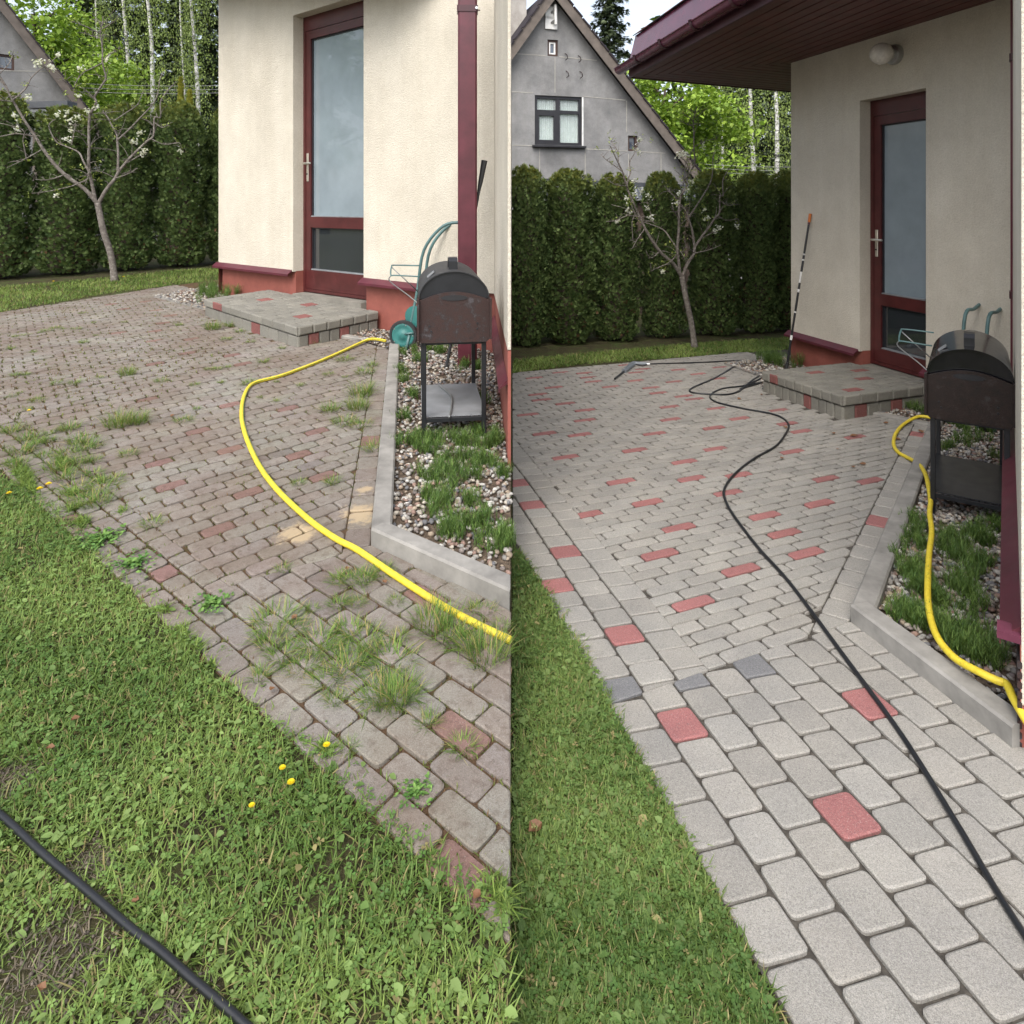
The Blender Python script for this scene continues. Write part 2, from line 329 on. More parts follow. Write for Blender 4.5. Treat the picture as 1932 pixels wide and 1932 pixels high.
# ------------------------------------------------------------------ paving
STEP = {}
for s, F_, L_, Rr in (('L', (562, 659), (387, 598), (717, 612)), ('R', (1590, 795), (1439, 741), (1775, 766))):
    f, l = G(*F_, s), G(*L_, s); q = Y[s]
    bdir = adir(40 if s == 'L' else 67)
    r = line_x(f, bdir, q['C'], q['d']); b = line_x(l, bdir, q['C'], q['d'])
    STEP[s] = [tuple(f[:2]), r, b, tuple(l[:2])]
def ccw(p): return p if area(p) > 0 else p[::-1]
def paver_rows(ang, org, ln, wd, off, gap, reg, jit=.004):
    """rectangles laid in rows along ang, clipped to the convex region reg"""
    d = adir(ang); n = Vector((d.y, -d.x, 0)); reg = ccw(reg); o = Vector((*org, 0)); out = []
    us = [(Vector((*p, 0)) - o).dot(d) for p in reg]; vs = [(Vector((*p, 0)) - o).dot(n) for p in reg]
    for j in range(math.floor(min(vs) / wd) - 1, math.ceil(max(vs) / wd) + 1):
        so_ = (j * off) % ln + random.uniform(-jit, jit)
        for i in range(math.floor(min(us) / ln) - 2, math.ceil(max(us) / ln) + 1):
            u0, u1 = i * ln + so_ + gap / 2, (i + 1) * ln + so_ - gap / 2; v0, v1 = j * wd + gap / 2, (j + 1) * wd - gap / 2
            sk = [random.uniform(-.0012, .0012) for _ in range(4)]
            rect = [o + d * (u + e) + n * (v + e2) for (u, v), e, e2 in zip(((u0, v0), (u1, v0), (u1, v1), (u0, v1)), sk, sk[::-1])]
            rect = ccw([(p.x, p.y) for p in rect]); A0 = abs(area(rect)); c = clip(rect, reg)
            if len(c) < 3: continue
            ar = abs(area(c))
            if ar < .1 * A0: continue
            out.append((c, ar > .985 * A0))
    return out
def rounded(poly, r, k=3):
    out = []; n = len(poly)
    for i in range(n):
        p = Vector(poly[i]); a = (Vector(poly[i - 1]) - p); b = (Vector(poly[(i + 1) % n]) - p)
        if a.length < 1e-4 or b.length < 1e-4: continue
        rr = min(r, a.length * .4, b.length * .4); a.normalize(); b.normalize()
        for j in range(k):
            t = j / (k - 1); e = p + a * rr * (1 - t) ** 2 + b * rr * t ** 2; out.append((e.x, e.y))
    return out
def paver_geo(m, poly, zf, h0, h1, rad, ch, k=3):
    o = rounded(poly, rad, k); n = len(o); cx = sum(p[0] for p in o) / n; cy = sum(p[1] for p in o) / n
    tx, ty = random.gauss(0, .007), random.gauss(0, .007)
    zt = lambda x, y, h: zf(x, y) + h + (x - cx) * tx + (y - cy) * ty
    ins = []
    for p in o:
        v = Vector((cx - p[0], cy - p[1])); L = v.length; v = v / max(L, 1e-6) * min(ch * 1.25, L * .5); ins.append((p[0] + v.x, p[1] + v.y))
    vs = [(x, y, zf(x, y) + h0) for x, y in o] + [(x, y, zt(x, y, h1 - ch * .8)) for x, y in o] + [(x, y, zt(x, y, h1)) for x, y in ins]
    fs = [tuple(range(2 * n, 3 * n))]
    for i in range(n):
        j = (i + 1) % n; fs += [(i, j, n + j, n + i), (n + i, n + j, 2 * n + j, 2 * n + i)]
    m.add(vs, fs)
def centre(p): return (sum(a[0] for a in p) / len(p), sum(a[1] for a in p) / len(p))
z4 = lambda l: zz(l, 0, 483, .35); z8 = lambda l: zz(l, 966, 579.6, .35); z3 = lambda l: zz(l, 338, 410.5, .325); z7 = lambda l: zz(l, 1304, 362, .325)
zq = lambda l: zz(l, 483, 966, .25); zr = lambda l: zz(l, 1449, 966, .25)
RED_R = z8([(55, 940), (40, 1070), (280, 1310), (265, 1515), (600, 1815), (1030, 1620), (880, 1345), (1300, 1395), (1640, 1355), (840, 1205), (400, 1115), (690, 1055), (1310, 1140), (1530, 1215), (1110, 1015), (920, 940), (560, 935), (880, 850), (1295, 910), (1630, 940), (1880, 950), (1720, 1075), (260, 815), (625, 780), (1155, 770), (310, 705), (150, 690), (730, 690), (1050, 665), (355, 625), (820, 615), (1200, 605), (1455, 635), (1525, 690), (1580, 785), (1810, 705), (95, 580), (355, 572), (825, 543), (1075, 545), (1420, 558), (285, 525), (1030, 500), (900, 487), (755, 475), (185, 500), (95, 480), (730, 443), (540, 437), (260, 438), (870, 405), (680, 402), (460, 408), (110, 385), (380, 387), (680, 360), (1110, 388), (985, 370), (425, 360), (895, 340), (300, 355), (730, 338), (1100, 333), (580, 322)]) + [(1643, 1577), (1660, 1333), (1277, 1373), (1655, 989), (1740, 824)]
DARK_R = [(1406, 1252), (1293, 1296), (1170, 1328)]
RED_L = z4([(860, 1735), (1200, 1505), (950, 1265), (1395, 1280), (860, 1125), (1560, 1100), (1290, 1040), (1060, 935), (1695, 950), (1560, 825), (1220, 815), (1730, 1215), (380, 1455), (770, 780), (840, 590), (1350, 590), (1280, 533), (1010, 525), (1040, 450), (860, 460), (800, 420), (845, 370), (640, 415), (950, 322), (820, 305), (700, 290), (590, 265), (790, 250)]) + [(855, 1358), (935, 1680), (290, 1090), (690, 845), (780, 1125)]
DARK_L = [(509, 1096), (610, 1085), (585, 1145), (530, 860), (558, 905), (685, 1155), (600, 875), (480, 875)]
KB = {}                                        # kerb base lines on the paving side
KB['L'] = [G(735, 664, 'L'), G(700, 1035, 'L'), G(1000, 1176, 'L')]
KB['R'] = [G(1757, 805, 'R'), G(1605, 1180, 'R'), G(1930, 1433, 'R')]
def pave(s):
    q = Y[s]; pav = []
    sgn = -1 if s == 'L' else 1; dA, dB = adir(A[s]), adir(B[s])
    cap = [(-14, 1), (-.004, 1), (-.004, 13), (-14, 13)] if s == 'L' else [(.004, 1), (12, 1), (12, 13), (.004, 13)]
    if s == 'L':
        T0 = G(380, 1130, s); T = (KB[s][1][:2], T0 - KB[s][1]); inner = (G(259, 973, s)[:2], adir(-49.5)); outer = (G(330, 1200, s)[:2], adir(-50.5))
        strip0 = G(668, 985, s); far = (G(0, 592, s)[:2], G(330, 540, s) - G(0, 592, s))
        path = dict(ln=.172, wd=.0885); brd = dict(ln=.098, wd=.085); fld = dict(ln=.14, wd=.082)
    else:
        T0 = G(1160, 1332, s); T = (KB[s][1][:2], T0 - KB[s][1]); inner = (G(1169, 1070, s)[:2], adir(-14)); outer = (G(1180, 1395, s)[:2], adir(-14.5))
        strip0 = G(1560, 1144, s); far = (G(966, 706, s)[:2], G(1300, 676, s) - G(966, 706, s))
        path = dict(ln=.138, wd=.128); brd = dict(ln=.117, wd=.133); fld = dict(ln=.203, wd=.0685)
    k0, k1, k2 = [k[:2] for k in KB[s]]; kd = (KB[s][0] - KB[s][1]).normalized(); kd2 = (KB[s][2] - KB[s][1]).normalized()
    sw = (Vector(strip0[:2]) - Vector(k1)); sn = Vector((kd.y, -kd.x, 0)); stw = abs(sw.x * sn.x + sw.y * sn.y)
    if sw.x * sn.x + sw.y * sn.y < 0: sn = -sn
    skp = (Vector((*k1, 0)) + sn * .115)
    I = lambda a, b: line_x(a[0], a[1], b[0], b[1])
    K1 = (k1, kd); K2 = (k1, kd2); ST = (skp[:2], kd)
    near = ((0, .9), (1, 0)); seam = ((-.004 if s == 'L' else .004, 0), (0, 1)); frame = ((-11.5 if s == 'L' else 6, 0), (0, 1))
    # path
    edge = seam if s == 'L' else near
    mid = I((k1, tuple((-dA)[:2])), edge)
    regs = [[I(outer, T), k1, mid, I(outer, edge)], [k1, I(K2, edge) if s == 'L' else I(K2, ((1.47, 0), (0, 1))), mid]]
    if s == 'R':
        kk = I(K2, ((1.47, 0), (0, 1))); regs[1] = [k1, kk, (1.47, .9), mid]; regs.append([(1.4705, kk[1]), (2.6, kk[1]), (2.6, .9), (1.4705, .9)])
    path_pav = []
    off = path['ln'] * .5
    for rg in ([clip(ccw(r_), cap) for r_ in regs] if s == 'R' else [clip(ccw(r_), cap) for r_ in regs]):
        path_pav.append(paver_rows(A[s] if s == 'L' else -14.5, I(outer, T), path['ln'], path['wd'], off, .0085, rg, jit=0))
    # a paver cut by the line between two regions is laid whole
    allp = [p for r_ in path_pav for p in r_]; seen_c = []
    for c, full in allp:
        if full: pav.append((c, True, 'path'))
    hull_p = None
    dd_, nn_ = adir(A[s] if s == 'L' else -14.5), None
    for c, full in allp:
        if not full: pav.append((c, False, 'path'))
    # border
    po, pi_ = Vector((*outer[0], 0)), Vector((*inner[0], 0)); od = Vector((outer[1][0], outer[1][1], 0)).normalized(); dist = abs((pi_ - po).x * od.y - (pi_ - po).y * od.x) + .004
    brd['wd'] = dist / max(1, round(dist / brd['wd']))
    e = far; fp = I(outer, far); reg = ccw([I(outer, T), I(inner, T), I(inner, far), fp]); reg = clip(reg, cap)
    for c, full in paver_rows(A[s] if s == 'L' else -14.2, I(outer, T), brd['ln'], brd['wd'], brd['ln'] * .45, .0085, reg): pav.append((c, full, 'border'))
    # kerb strip
    wallp = I(K1, (q['C'][:2], q['d'])); ws = I(ST, (q['C'][:2], q['d']))
    t1 = I(T, ST); t2 = I(T, K1)
    reg = clip(ccw([t1, t2, wallp, ws]), cap)
    ka = math.degrees(math.atan2(kd.x, kd.y))
    for c, full in paver_rows(ka, k1, .15, .115, 0, .0085, reg): pav.append((c, full, 'strip'))
    # field
    Cn = q['C'] + adir(B[s]) * 1.2
    reg = ccw([I(inner, T), t1, ws, tuple(q['C'][:2]), tuple((q['C'] + adir(B[s]) * 1.0 + adir(A[s]) * .9)[:2]), I((q['C'][:2], adir(A[s])), far), I(inner, far)])
    reg = [I(inner, T), t1, ws, I((q['C'][:2], q['d']), far), I(inner, far)]; reg = clip(ccw(reg), cap)
    for c, full in paver_rows(B[s], I(inner, T), fld['ln'], fld['wd'], fld['ln'] * .5 + (.0113 if s == 'R' else -.008), .0095 if s == 'R' else .0085, reg): pav.append((c, full, 'field'))
    # path going round the house
    pr = line_x(q['C'], q['d'], far[0], far[1]); fv = Vector((*far[1][:2], 0)).normalized(); p0 = Vector((*pr, 0)); hw = (Vector((*pr, 0)) - q['C']).length * .82
    reg = ccw([tuple(p0[:2]), tuple((p0 + fv * 3.4)[:2]), tuple((p0 + fv * 3.4 + q['d'] * hw)[:2]), tuple((p0 + q['d'] * hw)[:2])]); reg = clip(reg, cap)
    for c, full in paver_rows(B[s], I(inner, T), fld['ln'], fld['wd'], fld['ln'] * .5, .0055, reg): pav.append((c, full, 'far'))
    # sort, colour, build
    step = STEP[s]; big = ccw(step)
    redp = [tuple(G(*p, s)[:2]) for p in (RED_L if s == 'L' else RED_R)]; drkp = [tuple(G(*p, s)[:2]) for p in (DARK_L if s == 'L' else DARK_R)]
    C = np.array([centre(c) for c, _, _ in pav]); role = ['grey'] * len(pav)
    for pts, nm in ((redp, 'red'), (drkp, 'dark')):
        for p in pts:
            d = np.hypot(*(C - np.array(p)).T)
            for i in np.argsort(d)[:6]:
                if in_poly(p, pav[i][0]): role[i] = nm; break
            else:
                i = int(np.argmin(d))
                if d[i] < .12: role[i] = nm
    root = tag(MB().build('paving', M_['joint_moss' if s == 'L' else 'joint_clean']), kind='structure') if False else None
    # bed sheet
    m = MB(); near_pts = [I(outer, seam), I(K2, seam)]
    if s == 'L': hull = [near_pts[0], near_pts[1], k1, wallp, tuple(q['C'][:2]), tuple((p0 + fv * 3.4)[:2]), I(inner, far), I(outer, far)]
    else: hull = [I(outer, near), (2.6, .9), (2.6, 1.9), I(K2, ((1.47, 0), (0, 1))), k1, wallp, tuple(q['C'][:2]), tuple((p0 + fv * 3.4)[:2]), I(seam, far), (.004, I(outer, seam)[1])]
    hull = ccw(hull)
    zf = (lambda x, y: gzs('L', y)) if s == 'L' else (lambda x, y: gzs('R', y))
    m.add([(x, y, zf(x, y) + .006) for x, y in hull], [tuple(range(len(hull)))])
    root = tag(m.build('paving', M_['joint_moss' if s == 'L' else 'joint_clean'], fix=False), kind='structure')
    mat = M_['paver_dirty' if s == 'L' else 'paver_clean']
    def col(r):
        j = random.uniform(.9, 1.08)
        if s == 'L': b = {'grey': (.235, .222, .198), 'red': (.21, .125, .113), 'dark': (.17, .158, .15)}[r]; return tuple(x * j * random.uniform(.97, 1.03) for x in b)
        b = {'grey': (.27, .261, .24), 'red': (.27, .115, .112), 'dark': (.175, .177, .183)}[r]; wv = random.uniform(.993, 1.008); return (b[0] * j * wv, b[1] * j, b[2] * j / wv)
    def seen(c):
        x, y = c
        if abs(x) / y > (2.6 if s == 'R' and y < 2.1 else 1.05): return False
        if in_poly(c, step): return False
        v = Vector((x, y, 0)) - q['C']
        return v.dot(q['n']) > .02
    inframe = lambda c: c[1] > 1.3 and abs(c[0]) / c[1] < .752
    idx = list(range(len(pav)))
    idx.sort(key=lambda i: (not (seen(C[i]) and inframe(C[i])), -abs(area(pav[i][0])) / (C[i][1] ** 3)))
    single = set(i for i in idx[:300] if seen(C[i]) and inframe(C[i])); rest = MB(); nrest = 0
    for i in idx:
        c, full, kind = pav[i]; h = .016 + random.gauss(0, .0012 if s == 'R' else .0018)
        rad = .018 if full else .007
        if kind == 'field' and s == 'R': rad = .018 if full else .008
        if i in single:
            b = MB(); b.ct = col(role[i]); paver_geo(b, c, zf, .001, h, rad, .0045, 4); b.build('paver', mat, root, smooth=28)
        elif seen(C[i]):
            rest.ct = col(role[i]); paver_geo(rest, c, zf, .001, h, rad, .0045, 3); nrest += 1
    o = rest.build('far_pavers', mat, root, smooth=28); tag(o, kind='stuff')
    print('pavers', s, len(pav), len(single), nrest)
    q['pav'] = [pav[i][0] for i in idx if seen(C[i])]; q['outer'] = outer; q['far'] = far; q['ktop'] = kd
for s in 'LR': pave(s)
# ------------------------------------------------------------------ kerbs
def kerb(s, a, b, wdt, ht, label, n_out, cut=1.0, extra=0):
    a, b = Vector(a), Vector(b); d = (b - a); L = d.length; d.normalize(); n = Vector(n_out).normalized(); k = max(1, round(L / cut)); root = None
    root = empty('kerb', a, label=label, cat='kerb', group='concrete garden kerbs')
    for i in range(k):
        p, e = a + d * (L * i / k + .0015), a + d * (L * (i + 1) / k - .0015)
        m = MB(); c = .008
        pr = [(0, -.05), (0, ht - c), (c, ht), (wdt - c, ht), (wdt, ht - c), (wdt, -.05)]
        ev = [e + n * x + Vector((0, 0, z)) for x, z in pr]
        if s == 'L': ev = [v - d * max(0, (v.x + .006) / d.x) if d.x > .1 else v for v in ev]   # mitred against the plot boundary
        vs = [p + n * x + Vector((0, 0, z)) - a for x, z in pr] + [v - a for v in ev]; kk = len(pr)
        m.add(vs, [tuple(range(kk)), tuple(range(kk, 2 * kk))[::-1]] + [(i2, (i2 + 1) % kk, kk + (i2 + 1) % kk, kk + i2) for i2 in range(kk)])
        m.build('kerb_stone', M_['kerb_grey'], root, smooth=25)
def kn(a, b, toward):
    d = (Vector(b) - Vector(a)); n = Vector((d.y, -d.x, 0)).normalized()
    return n if n.dot(Vector(toward) - Vector(a)) > 0 else -n
BED = {}
for s in 'LR':
    q = Y[s]; k0, k1, k2 = KB[s]; cen = (k0 + Vector((*q['wing'][0], 0)) + Vector((*q['wing'][1], 0))) / 3; cen.z = 0
    where = 'weedy left yard' if s == 'L' else 'cleaned right yard'
    if s == 'L': k2 = k1 + (k2 - k1) * (abs(k1.x) - .008) / (abs(k1.x) + abs(k2.x))
    else: k2 = Vector((1.49, 2.035, gzs('R', 2.035)))
    n1, n2 = kn(k0, k1, cen), kn(k1, k2, cen)
    kerb(s, k0, k1, .085, .082, 'long straight concrete kerb running from grill to the bend, ' + where, n1, 1.0)
    kerb(s, k1, k2, .085, .084, 'thick concrete kerb end piece nearest the viewer, ' + where, n2, 2.0)
    # side kerb between step and long kerb, bed by house corner
    if s == 'L':
        a, b = G(621, 637, s), G(731, 655, s); c1, c2, c3 = G(290, 563, s), G(386, 587, s), G(418, 541, s); c0 = c1 + Vector((.02, 0, 0))
    else:
        a, b = G(1655, 784, s), G(1760, 806, s); c1, c2, c3 = G(1366, 690, s), G(1437, 715, s), G(1490, 675, s)
    kerb(s, a, b, .08, .04, 'short low kerb between step and long kerb, ' + where, kn(a, b, q['C'] + q['d'] * 4), 3)
    kerb(s, c1, c2, .07, .035, 'low kerb in front of small pebble bed at house corner, ' + where, kn(c1, c2, q['C']), 3)
    kerb(s, c1 + Vector((.06, .05, 0)), c3, .06, .035, 'low kerb behind small pebble bed at house corner, ' + where, kn(c1, c3, q['C']), 3)
    ih = n1 * .085; 
    corner_in = Vector((*line_x(k0 + n1 * .085, k1 - k0, k1 + n2 * .085, k2 - k1), 0))
    kwall = Vector((*line_x(k0 + n1 * .08, k0 - k1, q['C'], q['d']), 0)); wa, wb = q['wing']
    e2 = Vector((*line_x(k1 + n2 * .085, k2 - k1, (wb[0], wb[1]), (1, 0) if s == 'L' else (Vector((*wa, 0)) - Vector((*wb, 0)))), 0)) if s == 'R' else Vector((-.006, (k1 + n2 * .085 + (k2 - k1) * ((-.006 - (k1 + n2 * .085).x) / (k2 - k1).x)).y, 0))
    bed = [tuple(kwall[:2]), tuple(corner_in[:2]), tuple(e2[:2])] + ([(-.006, wb[1]), wb, wa] if s == 'L' else [wb, wa])
    bed2 = [tuple((a + kn(a, b, q['C'] + q['d'] * 4) * .08)[:2]), tuple(k0[:2]), tuple(kwall[:2]), STEP[s][1]]
    BED[s] = [bed, bed2, [tuple(c1[:2]), tuple(c2[:2]), STEP[s][2] if False else tuple((Vector((*STEP[s][3], 0)))[:2]), STEP[s][2], tuple(q['C'][:2]), tuple(c3[:2])]]
    for i, bp in enumerate(BED[s]):
        m = MB(); m.add([(x, y, gzs(s, y) + (.035 if i == 0 else .024 + .004 * i)) for x, y in bp], [tuple(range(len(bp)))])
        o = m.build('bed_soil', M_['bed_soil'], fix=False); tag(o, kind='structure')
# ------------------------------------------------------------------ houses
def wall_holes(m, org, d, n, s0, s1, z0, top, holes, depth, cuts=(), sill=True):
    """wall face in the plane org + d*s, top(s) its upper edge, rectangular holes (sa, sb, za, zb) with reveals going in by depth"""
    P = lambda s_, z, i=0: Vector((org.x + d.x * s_ - n.x * i, org.y + d.y * s_ - n.y * i, z))
    xs = sorted(set([s0, s1] + [h for q in holes for h in q[:2]] + list(cuts)))
    for a, b in zip(xs, xs[1:]):
        hs = sorted([q for q in holes if q[0] <= a + 1e-6 and q[1] >= b - 1e-6], key=lambda q: q[2]); z = z0
        for q in hs: m.quad(P(a, z), P(b, z), P(b, q[2]), P(a, q[2])); z = q[3]
        m.quad(P(a, z), P(b, z), P(b, top(b)), P(a, top(a)))
    for sa, sb, za, zb in holes:
        m.quad(P(sa, za), P(sa, zb), P(sa, zb, depth), P(sa, za, depth)); m.quad(P(sb, za), P(sb, zb), P(sb, zb, depth), P(sb, za, depth))
        m.quad(P(sa, zb), P(sb, zb), P(sb, zb, depth), P(sa, zb, depth))
        if sill: m.quad(P(sa, za), P(sb, za), P(sb, za, depth), P(sa, za, depth))
def flashing(org, d, n, sa, sb, z, parent, proj=.055, lip=.02):
    m = MB(); P = lambda s_, i, zz_: org + d * s_ + n * i + Vector((0, 0, zz_))
    pr = [(-.002, z + .02), (-.002, z - .004), (proj, z - .03), (proj, z - .03 - lip), (proj + .004, z - .03 - lip), (proj + .004, z - .026)]
    vs = [P(sa, i, h) for i, h in pr] + [P(sb, i, h) for i, h in pr]; k = len(pr)
    m.add(vs, [tuple(range(k)), tuple(range(k, 2 * k))[::-1]] + [(i, (i + 1) % k, k + (i + 1) % k, k + i) for i in range(k)])
    m.build('drip_flashing', M_['burgundy_metal'], parent)
def house(s):
    q = Y[s]; C, d, n = q['C'], q['d'], q['n']; wa, wb = Vector((*q['wing'][0], 0)), Vector((*q['wing'][1], 0)); L = (wa - C).length
    lab = 'cream stucco house with burgundy glazed door, beside the weedy left paving' if s == 'L' else 'cream stucco house with burgundy eaves and globe lamp, beside the cleaned right paving'
    root = empty('house', (C.x, C.y, gzs(s, C.y)), label=lab, cat='house'); root.location = (0, 0, 0)
    t0, t1 = wall_t(s, q['door'][0]), wall_t(s, q['door'][1]); q['t'] = (t0, t1); fl, li, top = q['floor'], q['lintel'], q['top']
    tf = (lambda x: 4.32 - .92 * x / L) if s == 'L' else (lambda x: top); q['tf'] = tf
    m = MB(); wall_holes(m, C, d, n, 0, L, q['plinth'], tf, [(t0, t1, q['plinth'], li)], .18, sill=False)
    # below the plinth line the opening goes on to the floor
    P = lambda s_, z, i=0: Vector((C.x + d.x * s_ - n.x * i, C.y + d.y * s_ - n.y * i, z))
    back = C - n * 3.2 + d * (-.3) if s == 'R' else None
    wd_ = (wb - wa).normalized()
    if s == 'L': ring = [wb, Vector((-.006, wb.y, 0)), Vector((-.006, 12.2, 0)), Vector((-2.6, 12.2, 0)), C]
    else: ring = [wb, wb + Vector((.9, -.1, 0)), Vector((7.2, 5, 0)), Vector((7.2, 10.0, 0)), C + adir(66) * 3.2, C]
    pts = [wa] + ring
    tops = [3.4, 2.72, 2.72, 2.6, 2.6, 4.32] if s == 'L' else [top] * len(pts)  # unseen left roofline is shaped to slope down and shorten its shadow
    for a, b, ta, tb in zip(pts, pts[1:], tops, tops[1:]): m.quad(Vector((a.x, a.y, q['plinth'])), Vector((b.x, b.y, q['plinth'])), Vector((b.x, b.y, tb)), Vector((a.x, a.y, ta)))
    if s == 'L': m.add([Vector((a.x, a.y, t_ + .002)) for a, t_ in zip(pts[:-1] + [C], tops)], [(0, 1, 2), (0, 2, 3), (0, 3, 4), (0, 4, 5)])
    m.build('wall', M_['stucco_cream'], root, fix=False)
    zb = min(gzs(s, wb.y), gzs(s, 10)) - .25; inn = .035
    m = MB(); C2 = C - n * inn
    for sa, sb in ((.035, t0), (t1, L - .02)):
        m.quad(*[C2 + d * x + Vector((0, 0, z)) for x, z in ((sa, zb), (sb, zb), (sb, q['plinth'] + .01), (sa, q['plinth'] + .01))])
    for t_ in (t0, t1): m.quad(*[C - n * i + d * t_ + Vector((0, 0, z)) for i, z in ((inn, zb), (.18, zb), (.18, q['plinth'] + .005), (inn, q['plinth'] + .005))])
    m.quad(*[C - n * .18 + d * x + Vector((0, 0, z)) for x, z in ((t0, zb), (t1, zb), (t1, fl), (t0, fl))])
    wn = kn(wa, wb, KB[s][1])
    for a, b in zip([wa] + ring[:-1], ring):
        ins = -wn * .012 if a is wa else Vector((0, 0, 0))
        if s == 'L' and a is wa: ins = -wn * .004
        m.quad(*[Vector((p.x, p.y, z)) + ins for p, z in ((a, zb), (b, zb), (b, q['plinth'] + .005), (a, q['plinth'] + .005))])
    m.build('plinth', M_['plinth_red'], root, fix=False)
    flashing(C, d, n, -.05, t0 - .02, q['plinth'], root); flashing(C, d, n, t1 + .02 * (-1), L - .1, q['plinth'], root)
    wz = .62 if s == 'L' else .26
    flashing(wa, (wb - wa).normalized(), wn, .1, (wb - wa).length - (.02 if s == 'R' else .05), wz, root, proj=.04 if s == 'L' else .05)
    if s == 'R':
        m = MB(); m.quad(*[Vector((p.x, p.y, z)) + wn * .003 for p, z in ((wa, zb), (wb, zb), (wb, wz), (wa, wz))]); 
        m.quad(*[Vector((p.x, p.y, z)) for p, z in ((wb + wn * .003, zb), (wb + Vector((.9, -.1, 0)), zb), (wb + Vector((.9, -.1, 0)), wz), (wb + wn * .003, wz))]); m.build('plinth', M_['plinth_red'], root, fix=False)
        for i in range(9):
            m = MB(); z = gzs(s, 2.05) + .02 + i * .03; m.beam(wb + wn * .004 + Vector((0, 0, z)) + (wa - wb).normalized() * .24, wb + wn * .004 + Vector((0, 0, z)), .012, .022, ch=.003); m.build('brick', M_['rusty'], root)
        m = MB(); e = (wb - wa).normalized(); m.box(wb - e * .03 + wn * .03 + Vector((0, 0, wz - .012)), (.06, .07, .022), Matrix.Rotation(-R(36), 3, 'Z')); m.build('flashing_cap', M_['gutter_metal'], root)
    # door
    D = C - n * .165; fw = .085; door = MB(); u = Vector((0, 0, 1))
    def bar(m, sa, za, sb, zb_, th=.07, inset=0.0):
        a, b = D + d * sa + u * za, D + d * sb + u * zb_
        c = (a + b) / 2 - n * inset; M3 = Matrix((d, n, u)).transposed(); m.box(c, (abs(sb - sa), th, abs(zb_ - za)), M3)
    bar(door, t0, fl, t0 + fw * .5, li); bar(door, t1 - fw * .5, fl, t1, li); bar(door, t0 + fw * .5, li - .16, t1 - fw * .5, li)
    bar(door, t0 + fw * .5, fl, t1 - fw * .5, fl + .03)
    dr = door.build('door', M_['door_wood'], root)
    r0, r1, r2 = q['rail']; a0, a1 = t0 + fw * .5 + .004, t1 - fw * .5 - .004; st = .085; gt = li - .16 - .005
    def part(nm, mat, *bars, th=.06, ins=0, par=None):
        m = MB()
        for b in bars: bar(m, *b, th=th, inset=ins)
        return m.build(nm, M_[mat], par or dr)
    part('stile', 'door_wood', (a0, fl + .033, a0 + st, gt)); part('stile', 'door_wood', (a1 - st, fl + .033, a1, gt))
    part('rail', 'door_wood', (a0 + st, gt - .09, a1 - st, gt)); part('rail', 'door_wood', (a0 + st, r1, a1 - st, r0)); part('rail', 'door_wood', (a0 + st, fl + .033, a1 - st, r2))
    g0, g1 = a0 + st, a1 - st; b_ = .012
    for za, zb_, mt in ((r0, gt - .09, 'glass_frost'), (r2, r1, 'glass_dark')):
        part('pane', mt, (g0 + b_, za + b_, g1 - b_, zb_ - b_), th=.012, ins=.012)
        part('glazing_bead', 'dark_frame', (g0, za, g0 + b_, zb_), (g1 - b_, za, g1, zb_), (g0 + b_, zb_ - b_, g1 - b_, zb_), th=.03, ins=.005)
        part('glazing_bead', 'shelf_grey', (g0 + b_, za, g1 - b_, za + b_), th=.05, ins=-.006)
    hz = q['hz']; hs = a0 + st * .45; sc = 1.15 if s == 'L' else 1.0; hp = D + d * hs + n * .036
    m = MB(); m.beam(hp + u * (hz - .17 * sc), hp + u * (hz + .1 * sc), .035, .012, up=n, ch=.004)
    m.tube([hp + u * hz, hp + u * hz + n * .05], .012, 8); m.tube(curve([hp + u * hz + n * .05 - d * .015, hp + u * hz + n * .055 + d * .04, hp + u * hz + n * .05 + d * .12], 4), .011, 8)
    m.build('door_handle', M_['handle_alu'], dr, smooth=40)
    m = MB(); m.tube([hp + u * (hz - .1 * sc) + n * .004, hp + u * (hz - .1 * sc) + n * .011], .009, 8); m.build('keyhole', M_['dark_frame'], dr)
    # threshold slab on the step
    sl = MB(); zz_ = fl - .012
    sl.prism(ccw([tuple((C - n * .17 + d * (t0 + .0))[:2]), tuple((C - n * .17 + d * t1)[:2]), tuple((C + n * .02 + d * (t1 - .02))[:2]), tuple((C + n * .02 + d * (t0 + .02))[:2])]), fl - .2, zz_); sl.build('threshold', M_['concrete_slab'], root)
    # downpipe
    px, pb = (882, 696) if s == 'L' else (1926, 850); p = G(px, pb, s); h = (3.35 if s == 'L' else top - .05)
    m = MB(); wdir = (wb - wa).normalized(); pw = .15 if s == 'L' else .12
    m.beam(p + u * .02, Vector((p.x, p.y, h)), .1, pw, up=wn, ch=.014); pipe = m.build('downpipe', M_['burgundy_metal'], root, smooth=25)
    for zc in ((3.08,) if s == 'L' else (2.6, .9)):
        m = MB(); m.beam(Vector((p.x, p.y, zc)) - u * .025, Vector((p.x, p.y, zc)) + u * .025, .114, pw + .014, up=wn, ch=.012)
        m.tube([Vector((p.x, p.y, zc)) + wdir.cross(u) * 0 , Vector((p.x, p.y, zc)) - wn * .1], .005, 6); m.build('bracket', M_['burgundy_dark'], pipe)
        m = MB(); m.tube([Vector((p.x + pw * .5, p.y - .05, zc)), Vector((p.x + pw * .5, p.y - .066, zc))], .011, 8); m.build('screw', M_['steel'], pipe)
    m = MB(); m.box(p + u * .01 , (.2, .2, .05), Matrix.Rotation(.2, 3, 'Z')); m.build('pipe_stone', M_['kerb_grey'], root)
    return root
HOUSE = {s: house(s) for s in 'LR'}
u = Vector((0, 0, 1))
